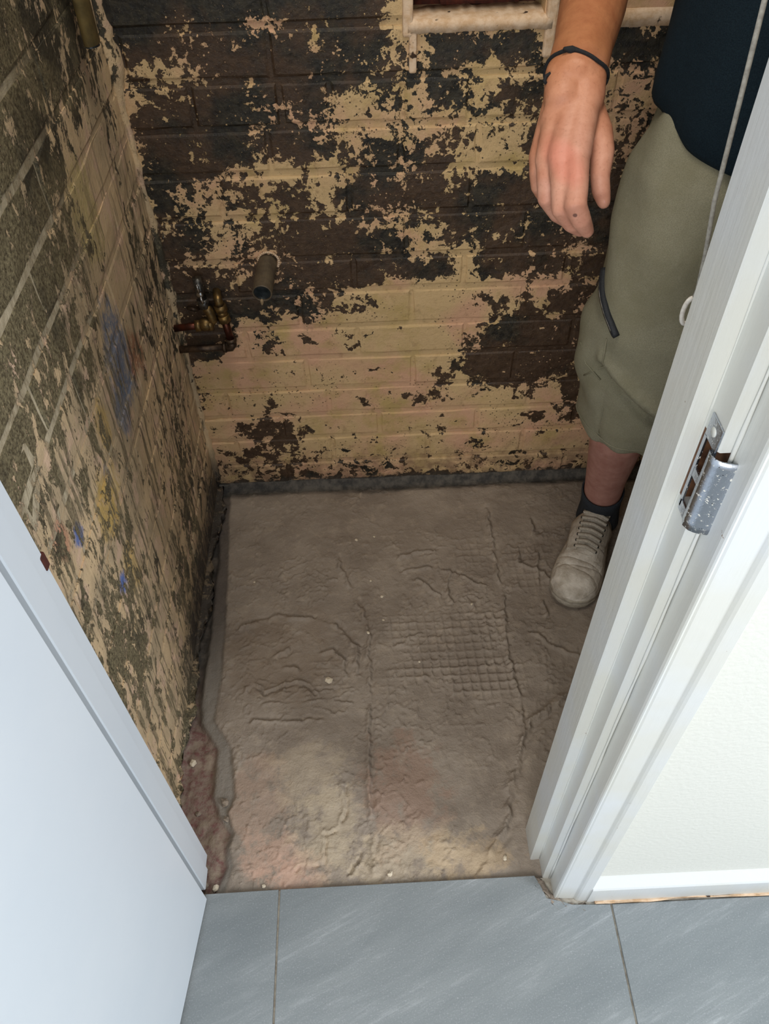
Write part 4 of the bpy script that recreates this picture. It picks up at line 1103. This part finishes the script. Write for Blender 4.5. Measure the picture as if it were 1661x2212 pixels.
# --- socks and sneakers
def foot(ax, ay, tx, ty, lead):
    A = Vector((ax, ay, 0)); T = Vector((tx, ty, 0)); d = (T - A).normalized(); s = Vector((-d.y, d.x, 0))   # s: to the wearer's left... d towards the toe
    # sock
    top = .132
    V, F = [], []; seg = 28
    shin = (Vector((-.014, -.024, .124))).normalized() if lead else Vector((-.005, -.02, .124)).normalized()
    for i, (h, r) in enumerate([(.035, .047), (.06, .045), (.09, .0425), (.125, .0425), (.155, .0445), (.1555, .0415)]):
        for k in range(seg):
            a = 2 * math.pi * k / seg
            V.append(Vector((ax, ay, .075)) + shin * (h - .075) + Vector((math.cos(a), math.sin(a), 0)) * r + Vector((0, 0, .010 * math.cos(a - 1.2) * (h / .155) ** 2)))
    for i in range(5):
        for k in range(seg):
            k2 = (k + 1) % seg; F.append((i * seg + k, i * seg + k2, (i + 1) * seg + k2, (i + 1) * seg + k))
    so3 = mesh_obj('sock', V, F, M['sock'], man, smooth=True)
    # sneaker in local coordinates: u along the foot (0 heel .. L toe), v across
    L = .292; heel = A - d * .068
    def W(u):   # half widths left/right of the centre line, u in 0..1
        k = [0, .04, .12, .25, .40, .55, .68, .78, .88, .95, .985, 1.0]
        w_ = [.012, .026, .034, .036, .037, .043, .0495, .0500, .0455, .0340, .0200, .004]
        return float(np.interp(u, k, w_))
    def topz(u):
        k = [0, .05, .15, .28, .40, .52, .62, .70, .80, .90, .96, 1.0]
        h_ = [.080, .092, .088, .098, .108, .094, .080, .071, .064, .056, .046, .030]
        return float(np.interp(u, k, h_))
    base_z = -.010
    def loc(u, v, z): return heel + d * (u * L) + s * v + Vector((0, 0, base_z + z))
    nu, nv_ = 150, 37
    up_v, up_f = [], []
    for i in range(nu):
        u = .01 + .985 * i / (nu - 1)
        w_, h_ = W(u) * .985, topz(u)
        for j in range(nv_):
            t = math.pi * j / (nv_ - 1)
            c_, s_ = math.cos(t), math.sin(t)
            e = .72 if u < .6 else .62
            vv = w_ * math.copysign(abs(c_) ** e, c_); zz = .018 + (h_ - .018) * abs(s_) ** .85
            # creases across the vamp and a soft toe cap
            if u > .62:
                cr = .0034 * math.exp(-((u - .725 - .02 * c_) / .012) ** 2) + .0028 * math.exp(-((u - .77 + .03 * c_) / .010) ** 2) + .0022 * math.exp(-((u - .80 - .05 * c_) / .008) ** 2)
                zz -= cr * s_
                zz += .0022 * s_ * math.exp(-((u - .845) / .03) ** 2)
            up_v.append(loc(u, vv, zz))
    for i in range(nu - 1):
        u = .01 + .985 * i / (nu - 1)
        for j in range(nv_ - 1):
            t = (j + .5) / (nv_ - 1)
            if .06 < u < .33 and .24 < t < .76: continue          # the opening for the ankle
            if .33 <= u < .40 and .40 < t < .60: continue
            a = i * nv_ + j; up_f.append((a, a + nv_, a + nv_ + 1, a + 1))
    upper = mesh_obj('sneaker', up_v, up_f, M['shoe'], man, smooth=True)
    md = upper.modifiers.new('t', 'SOLIDIFY'); md.thickness = .004; md.offset = -1
    def sub(o): o.matrix_parent_inverse = Matrix(); return o
    # sole with foxing band and a groove line
    V, F = [], []; m_ = 96
    outl = []
    for k in range(m_):
        a = 2 * math.pi * k / m_
        u = .5 - .5 * math.cos(a); outl.append((u, W(u) * (1 if math.sin(a) > 0 else -1)))
    rings = [(.000, .95), (.003, 1.03), (.010, 1.075), (.0175, 1.08), (.0185, 1.06), (.0195, 1.06), (.0205, 1.085), (.026, 1.07), (.0285, 1.03), (.0285, .8)]
    for z, k in rings:
        for (u, v) in outl:
            uu = .5 + (u - .5) * (1 + (k - 1) * .35) ; V.append(loc(uu, v * k, z + .006 * max(0, uu - .85) / .15))
    for i in range(len(rings) - 1):
        for k in range(m_):
            k2 = (k + 1) % m_; F.append((i * m_ + k, i * m_ + k2, (i + 1) * m_ + k2, (i + 1) * m_ + k))
    F.append(tuple(range(m_))[::-1]); F.append(tuple(range((len(rings) - 1) * m_, len(rings) * m_)))
    sub(mesh_obj('sole', V, F, M['sole'], upper, smooth=True))
    # tongue
    V, F = [], []
    for i in range(11):
        q = i / 10; u = .66 - .35 * q
        for j in range(9):
            v = (.020 + .008 * q) * (j / 4 - 1)
            V.append(loc(u - .01 * q * abs(j / 4 - 1) , v, topz(u) + .003 + .052 * max(0, q - .55) - .010 * (j / 4 - 1) ** 2))
    for i in range(10):
        for j in range(8):
            a = i * 9 + j; F.append((a, a + 1, a + 10, a + 9))
    to = sub(mesh_obj('tongue', V, F, M['shoe'], upper, smooth=True)); md = to.modifiers.new('t', 'SOLIDIFY'); md.thickness = .006
    # eyelet flaps, laces, vamp ring
    for sg in (-1, 1):
        V, F = [], []
        for i in range(13):
            q = i / 12; u = .665 - .31 * q
            for j in range(6):
                v = sg * (.0165 + .006 * q + .0042 * j); V.append(loc(u, v, topz(u) * (1 - (abs(v) / (W(u) * 1.25)) ** 2.6 * .55) + .0048 - .0006 * j))
        for i in range(12):
            for j in range(5):
                a = i * 6 + j; F.append((a, a + 1, a + 7, a + 6))
        fl = sub(mesh_obj('eyelet_flap', V, F, M['shoe'], upper, smooth=True)); md = fl.modifiers.new('t', 'SOLIDIFY'); md.thickness = .003
    for i in range(8):
        q = i / 7; u = .645 - .285 * q; hw = .0200 + .006 * q
        pts = []
        for j in range(9):
            v = hw * (j / 4 - 1); pts.append(tuple(loc(u + .004 * (j / 4 - 1), v, topz(u) + .0085 + .003 * (1 - (j / 4 - 1) ** 2) - .004 * abs(j / 4 - 1))))
        sub(tube('lace', pts, .0038, M['lace'], upper, 8, True, True))
        for sg in (-1, 1):
            sub(tube('eyelet', [tuple(loc(u + sg * .004, sg * (hw + .002), topz(u) + .0030)), tuple(loc(u + sg * .004, sg * (hw + .002), topz(u) + .0062))], .0030, M['black'], upper, 8))
    pts = []
    for k in range(25):
        a = math.pi * (k / 24) - math.pi / 2
        u = .645 + .040 * math.cos(a); v = .0300 * math.sin(a); pts.append(tuple(loc(u, v, topz(u) * (1 - .30 * (abs(v) / W(u)) ** 2.4) + .0022)))
    sub(tube('vamp_ring', pts, .0028, M['shoe'], upper, 8, True, True))
    pts = []
    for k in range(33):
        a = math.pi * (k / 32) - math.pi / 2
        u = .82 + .095 * math.cos(a); v = W(min(u, .95)) * .88 * math.sin(a); pts.append(tuple(loc(u, v, topz(u) * (1 - .42 * (abs(v) / W(u)) ** 2.2) + .0006)))
    sub(tube('toe_cap_seam', pts, .0016, M['shoe'], upper, 6))
    # padded collar
    pts = []
    for k in range(29):
        a = 2 * math.pi * k / 28
        u = .19 + .145 * math.cos(a); v = .0335 * math.sin(a); pts.append(tuple(loc(u, v, topz(u) * .93 + .004 * math.cos(a))))
    sub(tube('collar', pts, .0055, M['shoe'], upper, 10))
    return upper
foot(.494, 1.142, .418, .985, True)
foot(.72, 1.165, .70, 1.00, False)
